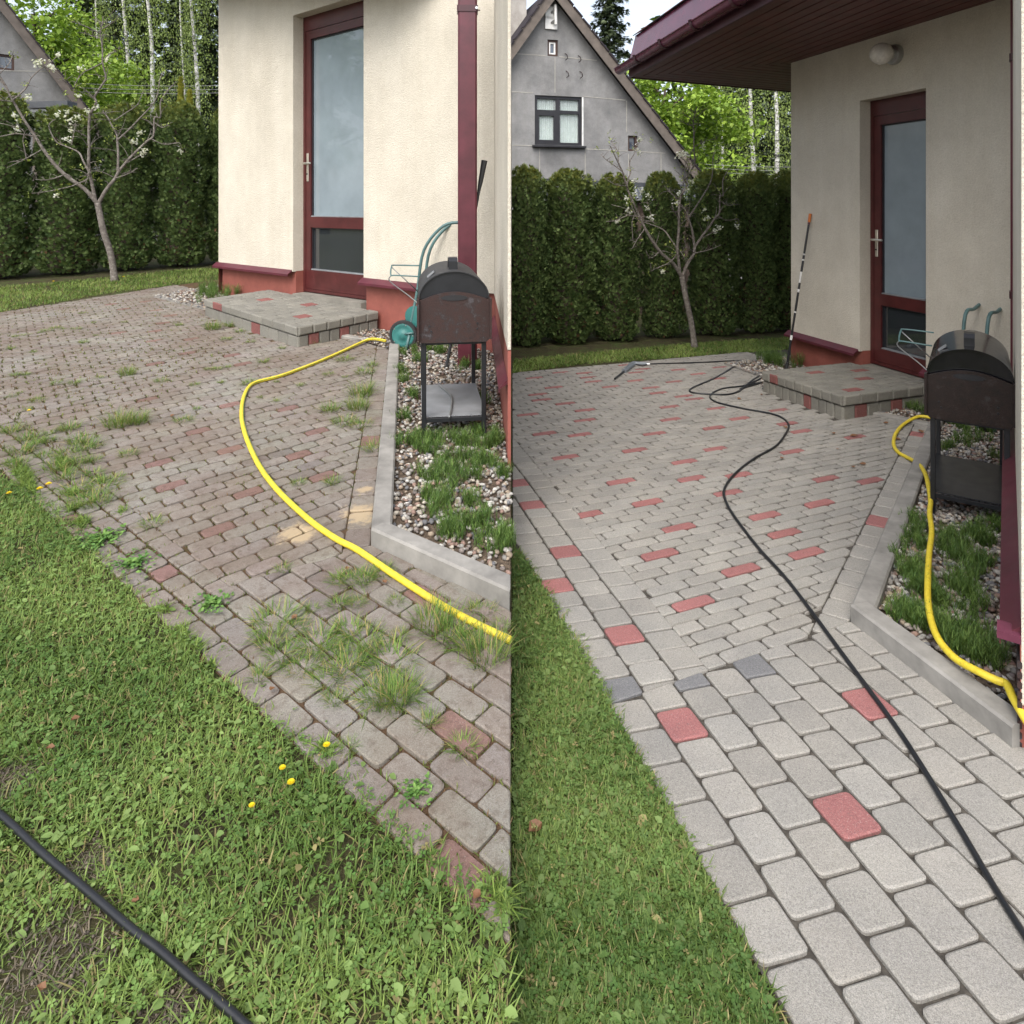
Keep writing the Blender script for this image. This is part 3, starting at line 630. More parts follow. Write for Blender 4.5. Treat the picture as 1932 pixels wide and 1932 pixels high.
# ---- left eaves (above the picture, they shade the wall)
q = Y['L']; m = MB(); C, d, n = q['C'], q['d'], q['n']; zt = q['top']
zl_ = lambda x, y: 4.33 - .92 * ((Vector((x, y, 0)) - C).dot(d)) / 4.58
m.prism(ccw([tuple((C + n * .6 - d * .6)[:2]), tuple((C + n * .6 + d * 3.5)[:2]), tuple((C + n * -.2 + d * 4.2)[:2]), tuple((C - n * .5 - d * .6)[:2])]), zl_, lambda x, y: zl_(x, y) + .14); m.build('eaves', M_['soffit_wood'], HOUSE['L'])
# ---- right eaves: soffit planks, fascia, gutter, flashing, shingles
q = Y['R']; C, d, n = q['C'], q['d'], q['n']; zt = q['top']; hR = HOUSE['R']
E0 = Vector((1.546, 8.9, zt)); e1 = Vector((.168, -.986, 0)).normalized(); e2 = (Vector((4.05, 10.0, 0)) - Vector((1.546, 8.9, 0))).normalized(); wz_ = Vector((C.x, C.y, zt))
sof = MB(); far_e = E0 + e1 * 4.4; wfar = C + d * 3.2
sof.prism(ccw([tuple(E0[:2]), tuple(far_e[:2]), (4.9, 4.4), (4.9, 7.5), tuple(C[:2])]), zt + .02, zt + .05)
sof.prism(ccw([tuple(E0[:2]), tuple(C[:2]), tuple((C + adir(66) * 3)[:2]), tuple((E0 + e2 * 5)[:2])]), zt + .02, zt + .05)
sof = sof.build('soffit', M_['near_black'], hR)  # near-black backing puts the shade of the plank gaps into colour
def planks(p0, dirv, q0, q1, reg, wdt=.132):     # boards along dirv, stepped from p0 across
    cr = Vector((dirv.y, -dirv.x, 0)); 
    if cr.dot(q1 - q0) < 0: cr = -cr
    reg = ccw(reg); wid = max((Vector((*p, 0)) - Vector((p0.x, p0.y, 0))).dot(cr) for p in reg); i = 0
    while i * wdt < wid:
        a = Vector((p0.x, p0.y, 0)) + cr * (i * wdt + .009) - dirv * 8; b = a + dirv * 16
        c = clip(ccw([tuple(a[:2]), tuple(b[:2]), tuple((b + cr * (wdt - .018))[:2]), tuple((a + cr * (wdt - .018))[:2])]), reg); i += 1
        if len(c) < 3 or abs(area(c)) < .004: continue
        m = MB(); m.prism(c, zt + random.uniform(0, .002), zt + .019); m.build('plank', M_['soffit_wood'], sof)
planks(E0, e1, E0, C, [tuple(E0[:2]), tuple(far_e[:2]), tuple((C + d * 4.0)[:2]), tuple(C[:2])])
planks(E0, e2, E0, C - e1 * 0 + Vector((1, -1, 0)), [tuple(E0[:2]), tuple(C[:2]), tuple((C + adir(66) * 3)[:2]), tuple((E0 + e2 * 5)[:2])])
nb = Vector((e1.y, -e1.x, 0)); nb = nb if nb.x < 0 else -nb        # outward from the long eave
n2 = Vector((e2.y, -e2.x, 0)); n2 = n2 if n2.y > 0 else -n2
m = MB(); m.beam(E0 + nb * .012 + u * .09, far_e + nb * .012 + u * .09, .025, .2); m.build('fascia', M_['burgundy_dark'], hR)
m = MB(); m.beam(E0 + n2 * .012 + u * .075, E0 + e2 * 5 + n2 * .012 + u * .075, .025, .17); m.build('fascia', M_['burgundy_dark'], hR)
def gutter(a, b, out):
    m = MB(); K = 10; pr = []
    for i in range(K + 1):
        t = math.pi * i / K; pr.append((-math.cos(t) * .07, -math.sin(t) * .07))
    pr = [(x, z) for x, z in pr] + [(.082, .004), (.082, .012), (.066, .012)] + [(-math.cos(math.pi * i / K) * .064, -math.sin(math.pi * i / K) * .064) for i in range(K, -1, -1)]
    c = out * .1; vs = [a + c + out * x + u * (z + .13) for x, z in pr] + [b + c + out * x + u * (z + .13) for x, z in pr]; k = len(pr)
    m.add(vs, [(i, (i + 1) % k, k + (i + 1) % k, k + i) for i in range(k)] + [tuple(range(k)), tuple(range(k, 2 * k))[::-1]])
    g = m.build('gutter', M_['gutter_metal'], hR, smooth=30)
    dd = (b - a).normalized(); L = (b - a).length; x = .75
    m = MB(); m.add([a + c + out * (-math.cos(math.pi * i / K) * .069) + u * (-math.sin(math.pi * i / K) * .069 + .13) + dd * .004 for i in range(K + 1)], [tuple(range(K + 1))]); m.build('end_cap', M_['gutter_metal'], g, fix=False)
    while x < L:
        m = MB(); ps = [(-math.cos(math.pi * i / K) * .08, -math.sin(math.pi * i / K) * .08) for i in range(K + 1)] + [(.094, .02), (.06, .022)]
        p = a + dd * x + c
        vs = [p + out * X + u * (Z + .13) for X, Z in ps] + [p + dd * .05 + out * X + u * (Z + .13) for X, Z in ps]; k = len(ps)
        m.add(vs, [(i, i + 1, k + i + 1, k + i) for i in range(k - 1)]); m.build('gutter_clip', M_['burgundy_dark'], g, fix=False); x += .8
gutter(E0 - e1 * .16, far_e, nb)
m = MB(); a, b = E0 + u * .15 - e1 * .05, far_e + u * .15; rise = -nb * .1 + u * .4; th = nb * .012
m.add([a + nb * .02, b + nb * .02, b + nb * .02 + rise, a + nb * .02 + rise, a - nb * .02, b - nb * .02, b - nb * .02 + rise, a - nb * .02 + rise], [(0, 1, 2, 3), (4, 7, 6, 5), (0, 3, 7, 4), (1, 5, 6, 2), (3, 2, 6, 7), (0, 4, 5, 1)])
m.build('eaves_flashing', M_['gutter_metal'], hR)
base = a + nb * .03 + rise - u * .0; sdn = (-nb * .86 + u * .5); rf = MB()
rf.add([base + u * .0, b + nb * .03 + rise, b + rise + sdn * 3, base + sdn * 3 - e1 * -1.6], [(0, 1, 2, 3)]); rf.add([base, base + sdn * 3 + e1 * 1.6, base + e2 * 5 + Vector((0, 0, .6)), base + e2 * 5], [(0, 1, 2, 3)])
roof = rf.build('roof', M_['shingle_dark'], hR, fix=False)
for r_ in range(2):
    x = -.1 * (r_ % 2)
    while x < 4.3:
        wd_ = random.uniform(.15, .24); m = MB(); o_ = base + u * (.012 + .006 * r_) + sdn * (.17 * r_ - .03)
        x0, x1 = max(x, .17 * r_ * .5), x + wd_ - .012
        if x1 > x0 + .03:
            vs = [o_ + e1 * x0, o_ + e1 * x1, o_ + e1 * x1 + sdn * .2, o_ + e1 * x0 + sdn * .2]; m.add(vs + [v + u * .012 for v in vs], [(0, 1, 2, 3)[::-1], (4, 5, 6, 7), (0, 1, 5, 4), (1, 2, 6, 5), (2, 3, 7, 6), (3, 0, 4, 7)])
            m.build('shingle', M_['shingle_red' if random.random() < .68 else 'shingle_dark'], roof)
        x += wd_
# ---- wall lamp, right
t = wall_t('R', 1690); p = C + d * t + u * 1.55; Yl = p.y; p.z = EYE + (HOR - 101) / FOC * (Yl - .05)
Mx = Matrix((d, Vector((0, 0, 1)).cross(d) if False else u, n)).transposed()
lamp = empty('wall_lamp', p, label='round white globe lamp on dark base beside the eaves above the right door', cat='lamp')
Mn = Matrix((d, d.cross(n) * -1, n)).transposed()
m = MB(); m.lathe([(.0, 0), (.095, 0), (.098, .02), (.09, .05), (.062, .062), (.06, .075)], 28, Mn); m.build('base', M_['steel'], lamp, smooth=40)
m = MB(); m.lathe([(.06, 0)] + [(.103 * math.sin(a), .095 - .103 * math.cos(a)) for a in [R(x) for x in range(38, 180, 9)]] + [(.002, .198)], 32, Matrix.Translation(n * .07) @ Mn.to_4x4()); m.build('globe', M_['lamp_globe'], lamp, smooth=True)
# ---- steps of pavers
def step(s):
    st = STEP[s]; h = .205 if s == 'R' else .19; f, r, b, l = [Vector((*p, 0)) for p in st]; zf = lambda x, y: gzs(s, y)
    root = empty('door_step', (0, 0, 0), label='low paved doorstep with red pavers, ' + ('grass tufts at its foot' if s == 'L' else 'clean and wet, black hose beside it'), cat='doorstep')
    cen = (f + r + b + l) / 4; m = MB(); ins = [p + (cen - p) * .035 for p in (f, r, b, l)]
    m.prism(ccw([tuple(p[:2]) for p in ins]), lambda x, y: zf(x, y) - .03, lambda x, y: zf(x, y) + h - .012); m.build('core', M_['joint_clean'], root)
    mat = M_['paver_clean']; gcol = (.2, .195, .172); rcol = (.2, .078, .072)
    def block(a, b_, z0, z1, out, red, nm='paver', ht=.06):
        m = MB(); jf = random.uniform(.88, 1.1); m.ct = tuple(c * jf for c in (rcol if red else gcol)); dd = (b_ - a).normalized(); c = .01; g = .004
        a2, b2 = a + dd * g, b_ - dd * g; vs = []
        for i, (off, sh) in enumerate(((-.05, 0), (-.004 + .0, 0), (.004, c))):
            for p, e in ((a2 + dd * sh, 0), (b2 - dd * sh, 0), (b2 - dd * sh, 1), (a2 + dd * sh, 1)):
                z = (zf(p.x, p.y) + (z1 - sh if e else z0 + sh)); q_ = p + out * off; vs.append((q_.x, q_.y, z))
        fs = [(8, 9, 10, 11)]
        for k_ in range(2):
            for j in range(4): fs.append((4 * k_ + j, 4 * k_ + (j + 1) % 4, 4 * k_ + 4 + (j + 1) % 4, 4 * k_ + 4 + j))
        m.add(vs, fs); m.build(nm, mat, root, smooth=30)
    for (p, q_, reds, cnt) in ((l, f, (6,), 11), (f, r, (1, 4), 8)):
        out = kn(p, q_, cen) * -1
        for i in range(cnt):
            a_, b_ = p + (q_ - p) * (i / cnt), p + (q_ - p) * ((i + 1) / cnt); block(a_, b_, -.02, h * .6 - .006, out * 1, i in reds)
        cnt2 = 9 if cnt == 11 else 6
        for i in range(cnt2):
            a_, b_ = p + (q_ - p) * (i / cnt2) + out * .012, p + (q_ - p) * ((i + 1) / cnt2) + out * .012; block(a_, b_, h * .6 + .004, h + .004, out, (i == 1 and cnt == 11))
    # top pavers
    A_, B_ = (l - f).normalized(), (r - f).normalized(); reg = ccw([tuple((p + (cen - p).normalized() * 0)[:2]) for p in (f - (A_ + B_) * .008, r - A_ * .008, b, l - B_ * .008)])
    redp = zz([(485, 480), (750, 462), (765, 512), (755, 570), (250, 523)], 338, 410.5, .325) if s == 'L' else zz([(745, 1045), (1015, 1038), (1000, 1087), (980, 1145), (510, 1078)], 1304, 362, .325)
    rp = [tuple(at(x, y, 1)[:3]) for x, y in redp]; spots = []
    for (x, y) in redp:
        Yt = (EYE - h) / ((y - HOR) / FOC + (SL if s == 'L' else SR)); spots.append(((x - 966) / FOC * Yt, Yt))
    ang = math.degrees(math.atan2(B_.x, B_.y)); bl = math.hypot(*(r - f)[:2]); al = (l - f).length
    for c, full in paver_rows(ang, tuple((f - (A_ + B_) * .008)[:2]), bl / 6.0, al / (13 if s == 'L' else 11), bl / 12, .011, reg):
        m = MB(); red = any(in_poly(sp, c) for sp in spots); jf = random.uniform(.88, 1.1); m.ct = tuple(x * jf for x in (rcol if red else gcol))
        paver_geo(m, c, zf, h - .01, h + .006, .012, .005, 3); m.build('paver', mat, root, smooth=28)
for s in 'LR': step(s)
# ------------------------------------------------------------------ foliage tools
def blades(P, ln, wd, lean, bend, tint, yaw=None):
    n = len(P); yaw = rng.random(n) * 2 * np.pi if yaw is None else yaw
    h = np.stack([np.cos(yaw), np.sin(yaw), 0 * yaw], 1); sv = np.stack([-np.sin(yaw), np.cos(yaw), 0 * yaw], 1); V = []
    for t, wf in ((0, 1), (.4, .95), (.75, .65)):
        c = P + h * (ln * (np.sin(lean) * t + bend * t * t))[:, None]; c = c + np.array([0, 0, 1]) * (ln * (np.cos(lean) * t - .55 * bend * t * t))[:, None]
        V += [c - sv * (wd * wf / 2)[:, None], c + sv * (wd * wf / 2)[:, None]]
    V.append(P + h * (ln * (np.sin(lean) + bend))[:, None] + np.array([0, 0, 1]) * (ln * (np.cos(lean) - .55 * bend))[:, None])
    V = np.stack(V, 1); F = np.array([(0, 1, 3), (0, 3, 2), (2, 3, 5), (2, 5, 4), (4, 5, 6)])
    return V.reshape(-1, 3), (F[None] + (np.arange(n) * 7)[:, None, None]).reshape(-1, 3), np.repeat(tint, 7, axis=0)
def join(parts):
    V, F, T, b = [], [], [], 0
    for v, f, t in parts: V.append(v); F.append(f + b); T.append(t); b += len(v)
    return np.concatenate(V), np.concatenate(F), np.concatenate(T)
LEAF = np.array([(0, 0, 0), (-.3, .35, .07), (0, .4, 0), (.3, .35, .07), (-.22, .72, .05), (0, .74, -.01), (.22, .72, .05), (0, 1, -.06)]); LEAF_F = np.array([(0, 2, 1), (0, 3, 2), (1, 2, 5), (1, 5, 4), (2, 3, 6), (2, 6, 5), (4, 5, 7), (5, 6, 7)])
def trefoil():
    V, F = [], []
    for k in range(3):
        a = k * 2.094; c, s_ = math.cos(a), math.sin(a)
        for x, y, z in ((0, .05, 0), (-.42, .55, .1), (-.3, .95, .05), (0, .85, -.02), (.3, .95, .05), (.42, .55, .1)): V.append((x * c - y * s_, x * s_ + y * c, z))
        b = 6 * k; F += [(b, b + 3, b + 1), (b + 1, b + 3, b + 2), (b, b + 5, b + 3), (b + 5, b + 4, b + 3)]
    return np.array(V), np.array(F)
TRE, TRE_F = trefoil()
U = lambda n, a, b: rng.random(n) * (b - a) + a
GA, GB = (.08, .145, .024), (.23, .315, .08)
def ico():
    t = (1 + 5 ** .5) / 2; v = [(-1, t, 0), (1, t, 0), (-1, -t, 0), (1, -t, 0), (0, -1, t), (0, 1, t), (0, -1, -t), (0, 1, -t), (t, 0, -1), (t, 0, 1), (-t, 0, -1), (-t, 0, 1)]
    f = [(0, 11, 5), (0, 5, 1), (0, 1, 7), (0, 7, 10), (0, 10, 11), (1, 5, 9), (5, 11, 4), (11, 10, 2), (10, 7, 6), (7, 1, 8), (3, 9, 4), (3, 4, 2), (3, 2, 6), (3, 6, 8), (3, 8, 9), (4, 9, 5), (2, 4, 11), (6, 2, 10), (8, 6, 7), (9, 8, 1)]
    return np.array(v) / 1.9, np.array(f)
ICO, ICO_F = ico()
# ------------------------------------------------------------------ lawns
def lawn(side, poly, nb, nl, nc, name, far=False, bare=None):
    def P(n):
        p = sample(poly, n); e_ = rng.random(len(p)) < .3; p[e_] += rng.normal(0, .042 if side == 'L' and not far else .014, (e_.sum(), 2)); p = p[(p[:, 0] < -.003) if side == 'L' else (p[:, 0] > .003)]
        if bare:
            keep = np.ones(len(p), bool)
            for bx, by, br in bare: keep &= (np.hypot(p[:, 0] - bx, p[:, 1] - by) > br * U(len(p), .45, 1.15))
            p = p[keep]
        # clumpy cover
        f = np.sin(p[:, 0] * 9 + 1.3 * np.sin(p[:, 1] * 7)) * np.sin(p[:, 1] * 8 + 1.7 * np.sin(p[:, 0] * 6)); p = p[(f > -.75) | (rng.random(len(p)) < .5)]
        return np.stack([p[:, 0], p[:, 1], gz(p[:, 0] if side == 'R' else -np.abs(p[:, 0]) - 1e-6, p[:, 1]) + .001], 1)
    def col(p, a, b, j=.2, dryf=.03):
        g = .5 + .5 * np.sin(p[:, 0] * 5 + p[:, 1] * 3.1 + 2 * np.sin(p[:, 1] * 4.3 - p[:, 0] * 2)); t = np.clip(g * .55 + rng.random(len(p)) * .45, 0, 1)[:, None]
        c = np.array(a) * (1 - t) + np.array(b) * t; c = c * (1 + (rng.random((len(p), 1)) - .5) * 2 * j)
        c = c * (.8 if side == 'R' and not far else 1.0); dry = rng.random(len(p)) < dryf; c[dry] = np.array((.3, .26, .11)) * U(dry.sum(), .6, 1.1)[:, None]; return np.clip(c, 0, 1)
    k = 1.8 if far else 1.0
    p = P(nb); n = len(p); parts = [blades(p, U(n, .022, .05) * (1.2 if far else 1), U(n, .0018, .0036) * k * 1.2, U(n, .1, .95), U(n, .05, .6), col(p, GA, GB, dryf=.12))]
    if nl:
        p = P(nl); p[:, 2] += U(len(p), .006, .026); n = len(p); parts.append(scatter(LEAF, LEAF_F, p, rotm(U(n, 0, 6.28), U(n, -.5, .35), U(n, -.4, .4)), (.006 + .024 * rng.random(n) ** 2.2)[:, None] * np.stack([U(n, .6, 1.35), np.ones(n), np.ones(n)], 1), col(p, (.085, .155, .035), (.23, .325, .1))))
    if nc:
        p = P(nc); p[:, 2] += U(len(p), .012, .028); n = len(p); parts.append(scatter(TRE, TRE_F, p, rotm(U(n, 0, 6.28), U(n, -.35, .35), U(n, -.35, .35)), U(n, .006, .011), col(p, (.065, .14, .028), (.175, .275, .07))))
    V, F, T = join(parts); o = link(bpy.data.objects.new(name, np_mesh(name, V, F, M_['grass'], T))); return o
e = LAWN_L
lp = [(-4.6, 3.55)] + e + [(-.003, 1.0), (-1.9, 1.0), (-3.4, 2.4)]
o = lawn('L', lp, 90000, 19000, 13000, 'lawn_grass', bare=[(*G(60, 1850, 'L')[:2], .14), (*G(130, 1790, 'L')[:2], .1), (*G(20, 1475, 'L')[:2], .08), (*G(160, 1640, 'L')[:2], .07), (*G(330, 1900, 'L')[:2], .05)])
tag(o, 'short green lawn of grass, clover and broad weeds in front left', 'grass', kind='stuff')
n = 2600; bs = [(*G(60, 1850, 'L')[:2], .15), (*G(130, 1790, 'L')[:2], .12), (*G(20, 1475, 'L')[:2], .09), (*G(160, 1640, 'L')[:2], .08), (*G(330, 1900, 'L')[:2], .07)]; bi = rng.integers(0, 5, n); ba_ = np.array(bs)
P = np.stack([ba_[bi, 0] + rng.normal(0, 1, n) * ba_[bi, 2] * .6, ba_[bi, 1] + rng.normal(0, 1, n) * ba_[bi, 2] * .6, np.zeros(n)], 1); P = P[P[:, 0] < -.01]; n = len(P); P[:, 2] = gz(P[:, 0], P[:, 1]) + .001
lc = tints(n, (.045, .036, .026), (.15, .122, .08), .3); gm = rng.random(n) < .35; lc[gm] = tints(gm.sum(), (.06, .1, .02), (.16, .21, .05))
pa = [blades(P, U(n, .008, .035), U(n, .0012, .003), U(n, .9, 1.5), U(n, -.1, .2), lc)]; n2 = 350; P2 = P[rng.integers(0, n, n2)] + rng.normal(0, .02, (n2, 3)) * np.array([1, 1, 0]); P2[:, 2] += .004; pa.append(scatter(ICO, ICO_F, P2, rotm(U(n2, 0, 6), U(n2, 0, 3), U(n2, 0, 3)), U(n2, .0015, .005), tints(n2, (.04, .03, .022), (.16, .13, .1), .3)))
V, F, T = join(pa); tag(link(bpy.data.objects.new('soil_litter', np_mesh('soil_litter', V, F, M_['tinted'], T))), 'dry stalks, crumbs and moss on bare lawn soil, lower left', 'litter', kind='stuff')
rp = LAWN_R[:1] + LAWN_R[1:] + [(.7, .85), (.003, .85)]
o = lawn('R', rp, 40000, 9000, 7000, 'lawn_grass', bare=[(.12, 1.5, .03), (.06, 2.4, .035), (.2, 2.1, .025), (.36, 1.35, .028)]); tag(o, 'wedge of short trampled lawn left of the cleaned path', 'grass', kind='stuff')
fl_ = [tuple(G(*p, 'L')[:2]) for p in [(0, 590), (200, 555), (420, 528)]]; pl = fl_ + [(-3.9, 11.6), (-5.3, 10.7), (-6.4, 9.5), (-7.6, 8.8)]
o = lawn('L', pl, 15000, 600, 0, 'far_grass', True); tag(o, 'strip of grass below the hedge in the weedy yard', 'grass', kind='stuff')
fr_ = [tuple(G(*p, 'R')[:2]) for p in [(968, 706), (1100, 688), (1300, 674), (1495, 661)]]; pr_ = fr_ + [(4.4, 10.2), (2.7, 9.6), (1.2, 8.9), (.02, 8.3)]
o = lawn('R', pr_, 14000, 500, 0, 'far_grass', True); tag(o, 'strip of grass below the hedge in the cleaned yard', 'grass', kind='stuff')
# ------------------------------------------------------------------ pebbles and horsetail
PEB = np.array([(.62, .6, .56), (.5, .48, .44), (.36, .34, .31), (.42, .34, .26), (.28, .24, .22), (.55, .5, .42), (.33, .22, .18), (.2, .2, .21)])
def pebbles(s, poly, n, up, label, smin=.007, smax=.016):
    p = sample(poly, n); P = np.stack([p[:, 0], p[:, 1], np.array([gzs(s, y) for y in p[:, 1]]) + up + U(n, -.004, .008)], 1)
    c = PEB[rng.integers(0, len(PEB), n)] * U(n, .5, .85)[:, None]
    V, F, T = scatter(ICO, ICO_F, P, rotm(U(n, 0, 6.28), U(n, -.5, .5), U(n, -.5, .5)), U(n, smin, smax)[:, None] * np.stack([U(n, .8, 1.5), U(n, .7, 1.1), U(n, .5, .85)], 1), c)
    tag(link(bpy.data.objects.new('pebbles', np_mesh('pebbles', V, F, M_['pebble'], T, True))), label, 'pebbles', kind='stuff')
pebbles('L', BED['L'][0], 4200, .042, 'loose mixed pebbles of the bed around the rusty grill'); pebbles('R', BED['R'][0], 4200, .042, 'loose mixed pebbles of the bed around the glossy grill')
pebbles('L', BED['L'][2], 900, .034, 'pale pebbles of the small corner bed by weedy step', .01, .02); pebbles('R', BED['R'][2], 900, .034, 'pale pebbles of the small corner bed by clean step', .01, .02)
pebbles('L', BED['L'][1], 250, .03, 'sparse pebbles beside the weedy step'); pebbles('R', BED['R'][1], 250, .03, 'sparse pebbles beside the clean step')
def horsetail(s, spots, name, label, per=4, jit=.03, polys=None, h=(.04, .085)):
    P = []
    for x, y in spots:
        g = G(x, y, s, .04)
        for _ in range(per):
            a = (g.x + random.gauss(0, jit), g.y + random.gauss(0, jit * 1.3))
            if any(in_poly(a, pl_) for pl_ in BED[s]): P.append((a[0], a[1]))
    parts = []; P = np.array(P); k = 20; Q = np.repeat(P, k, axis=0) + rng.normal(0, .013, (len(P) * k, 2)); n = len(Q)
    Q3 = np.stack([Q[:, 0], Q[:, 1], np.array([gzs(s, y) for y in Q[:, 1]]) + .036], 1); ln = U(n, *h); c = tints(n, (.05, .115, .022), (.15, .235, .05), .25)
    yw = U(n, 0, 6.28); le = U(n, 0, .55); parts.append(blades(Q3, ln, U(n, .0018, .003), le, U(n, 0, .3), c, yw))
    for t in (.35, .55, .75, .9):                     # whorls of needles
        for w_ in range(2):
            hh = np.stack([np.cos(yw), np.sin(yw), 0 * yw], 1); B_ = Q3 + hh * (ln * np.sin(le) * t)[:, None]; B_[:, 2] += ln * np.cos(le) * t
            parts.append(blades(B_, ln * .38, U(n, .0014, .0022), U(n, .5, .9), U(n, -.1, .1), c * .95))
    V, F, T = join(parts); tag(link(bpy.data.objects.new(name, np_mesh(name, V, F, M_['grass'], T))), label, 'ground cover', kind='stuff')
horsetail('L', z3([(1350, 1340), (1300, 1320), (1450, 1380), (1520, 1420), (1680, 1330), (1620, 1310), (1750, 1350), (1820, 1290), (1600, 1480), (1700, 1530), (1430, 1520), (1460, 1660), (1480, 1740), (1560, 1790), (1500, 1620), (1620, 1850), (1660, 1820), (1700, 1690), (1780, 1780), (1850, 1840), (1880, 1520), (1840, 1440), (1370, 1040), (1300, 900), (1290, 950), (1380, 830), (1450, 780), (1520, 800), (1650, 880), (1730, 890), (1780, 1080), (1280, 1180), (1880, 1930), (1800, 1900), (1340, 800), (1530, 760), (1750, 1430), (1560, 1560), (1720, 1260), (1800, 1330), (1640, 1400), (1400, 1290), (1480, 1320)]), 'horsetail', 'feathery green horsetail growing in the pebbles under the rusty grill')
horsetail('R', zr([(1100, 200), (1150, 120), (1080, 80), (1130, 280), (1100, 400), (1080, 480), (1030, 520), (1130, 600), (1170, 560), (1330, 250), (1400, 250), (1380, 330), (1450, 290), (1550, 200), (1620, 150), (1640, 260), (1700, 130), (1530, 400), (1640, 430), (1580, 470), (1440, 640), (1320, 630), (1560, 690), (1120, 800), (1180, 850), (1220, 900), (1000, 780), (1060, 830), (1410, 900), (1430, 1000), (1520, 1060), (1600, 1050), (1660, 1020), (1740, 1180), (1360, 950), (1500, 560), (1480, 800), (1250, 700), (1460, 1060), (1560, 980)]) + z7([(1500, 1350), (1600, 1400), (1650, 1440), (1560, 1460), (1480, 1500), (1830, 1560), (1810, 1700), (1300, 1265), (1350, 1280), (1850, 1640), (1700, 1400)]), 'horsetail', 'feathery green horsetail growing in the pebbles under the glossy grill')
horsetail('L', z3([(150, 440), (200, 440), (370, 445), (330, 450), (240, 470)]), 'horsetail', 'green horsetail in the small corner bed by weedy step', 6, .09, h=(.08, .16))
horsetail('R', z7([(450, 1000), (500, 1000), (430, 985), (640, 1005), (680, 1005)]), 'horsetail', 'green horsetail in the small corner bed by the leaning pole', 6, .09, h=(.08, .16))
# ------------------------------------------------------------------ weeds in the joints (left yard)
def tuft_mesh(nm, n, r, h, dry=.08, wid=.0032, lean=(.15, 1.15)):
    a = U(n, 0, 6.28); rr = np.sqrt(rng.random(n)) * r * .45; P = np.stack([np.cos(a) * rr, np.sin(a) * rr, np.zeros(n)], 1); t = tints(n, (.055, .12, .02), (.18, .28, .055), .2)
    d_ = rng.random(n) < dry; t[d_] = np.array((.36, .3, .12)) * U(d_.sum(), .7, 1.1)[:, None]
    V, F, T = blades(P, U(n, .45, 1) * h, U(n, wid * .6, wid), U(n, *lean), U(n, .05, .55), t, a + rng.normal(0, .7, n)); return np_mesh(nm, V, F, M_['grass'], T)
TUF = [tuft_mesh('grass_tuft', 110, .1, .075, .15, .003, (.3, 1.35)), tuft_mesh('grass_tuft', 150, .16, .07, .25, .003, (.4, 1.4)), tuft_mesh('grass_tuft', 90, .07, .06, .2, .003, (.2, 1.3)), tuft_mesh('grass_tuft', 130, .12, .095, .2, .003, (.2, 1.2))]
TALL = tuft_mesh('tall_tuft', 240, .16, .135, .2, .0028, (.05, .85))
def put(name, me, s, px, py, sc, up=.014, **k):
    g = G(px, py, s, up); o = link(bpy.data.objects.new(name, me)); o.location = g; o.rotation_euler = (0, 0, random.uniform(0, 6.28)); o.scale = (sc,) * 3; tag(o, **k); return o
sm = z4([(80, 437), (125, 430), (160, 425), (215, 415), (250, 405), (300, 390), (340, 395), (410, 395), (505, 362), (670, 358), (445, 310), (515, 430), (450, 470), (60, 500), (180, 520), (80, 645), (140, 640), (870, 675), (1050, 695), (1120, 612), (1170, 610), (1230, 600), (1190, 685), (1060, 825), (990, 890), (500, 1110), (690, 1070), (620, 1205), (820, 1445), (1610, 1225), (1790, 1225), (1400, 765), (1490, 785), (1490, 680), (1620, 700), (1220, 450), (1350, 465), (1520, 500), (1420, 575), (965, 375), (1770, 640), (1860, 655), (300, 690), (400, 690), (540, 660), (60, 760), (110, 740), (200, 780), (150, 830), (330, 940), (260, 960)]) + zq([(620, 520), (1050, 690), (420, 740), (280, 890), (1080, 940), (350, 1170), (600, 1430), (1300, 1600), (700, 1790), (1640, 750), (1560, 1780), (1700, 760), (860, 1060), (30, 1250), (1850, 870), (200, 440), (620, 700), (760, 690)])
big = z4([(380, 935), (150, 990), (200, 1010), (260, 1000), (430, 1010), (480, 1040), (370, 1070), (230, 1080), (300, 1150), (350, 1200), (410, 1260), (460, 1320), (520, 1340), (120, 1060), (60, 950), (1290, 410), (1240, 380), (1680, 470), (1860, 560), (1340, 690), (420, 1120), (100, 1130), (500, 1180), (550, 1250), (60, 1120)]) + zq([(740, 520), (830, 510), (950, 460), (150, 830), (700, 900), (800, 970), (480, 1000), (560, 1060), (100, 1000), (200, 1090), (680, 1200), (560, 1270), (1030, 1130), (1450, 930), (1560, 1000), (930, 1390), (1110, 1400)]) + z3([(880, 1120), (1130, 1350), (960, 1190), (1050, 1210), (1080, 900), (1120, 860)])
tall = [(*z4([(640, 915)])[0], 1.0, 'tall dense grass tuft with upright blades, largest in the mid left paving'), (*z4([(740, 900)])[0], .8, 'tall grass tuft just right of the largest one on left paving'), (*z4([(690, 640)])[0], .75, 'upright dark grass tuft in the browned far paving'), (*z4([(1150, 395)])[0], .95, 'thick grass tuft at the left foot of the weedy step'), (*z3([(1060, 1030)])[0], 1.05, 'tall yellowish grass growing along the kerb beside the hose'), (*z3([(1040, 1110)])[0], .9, 'green grass clump just below the yellowish grass by the kerb'), (*zq([(1020, 1430)])[0], .72, 'large spreading grass tuft left of the near red paver'), (*zq([(1320, 850)])[0], .8, 'tall seeding grass tuft touching the yellow hose'), (*zq([(1740, 1110)])[0], .85, 'dense grass tuft under the right end of the yellow hose')]
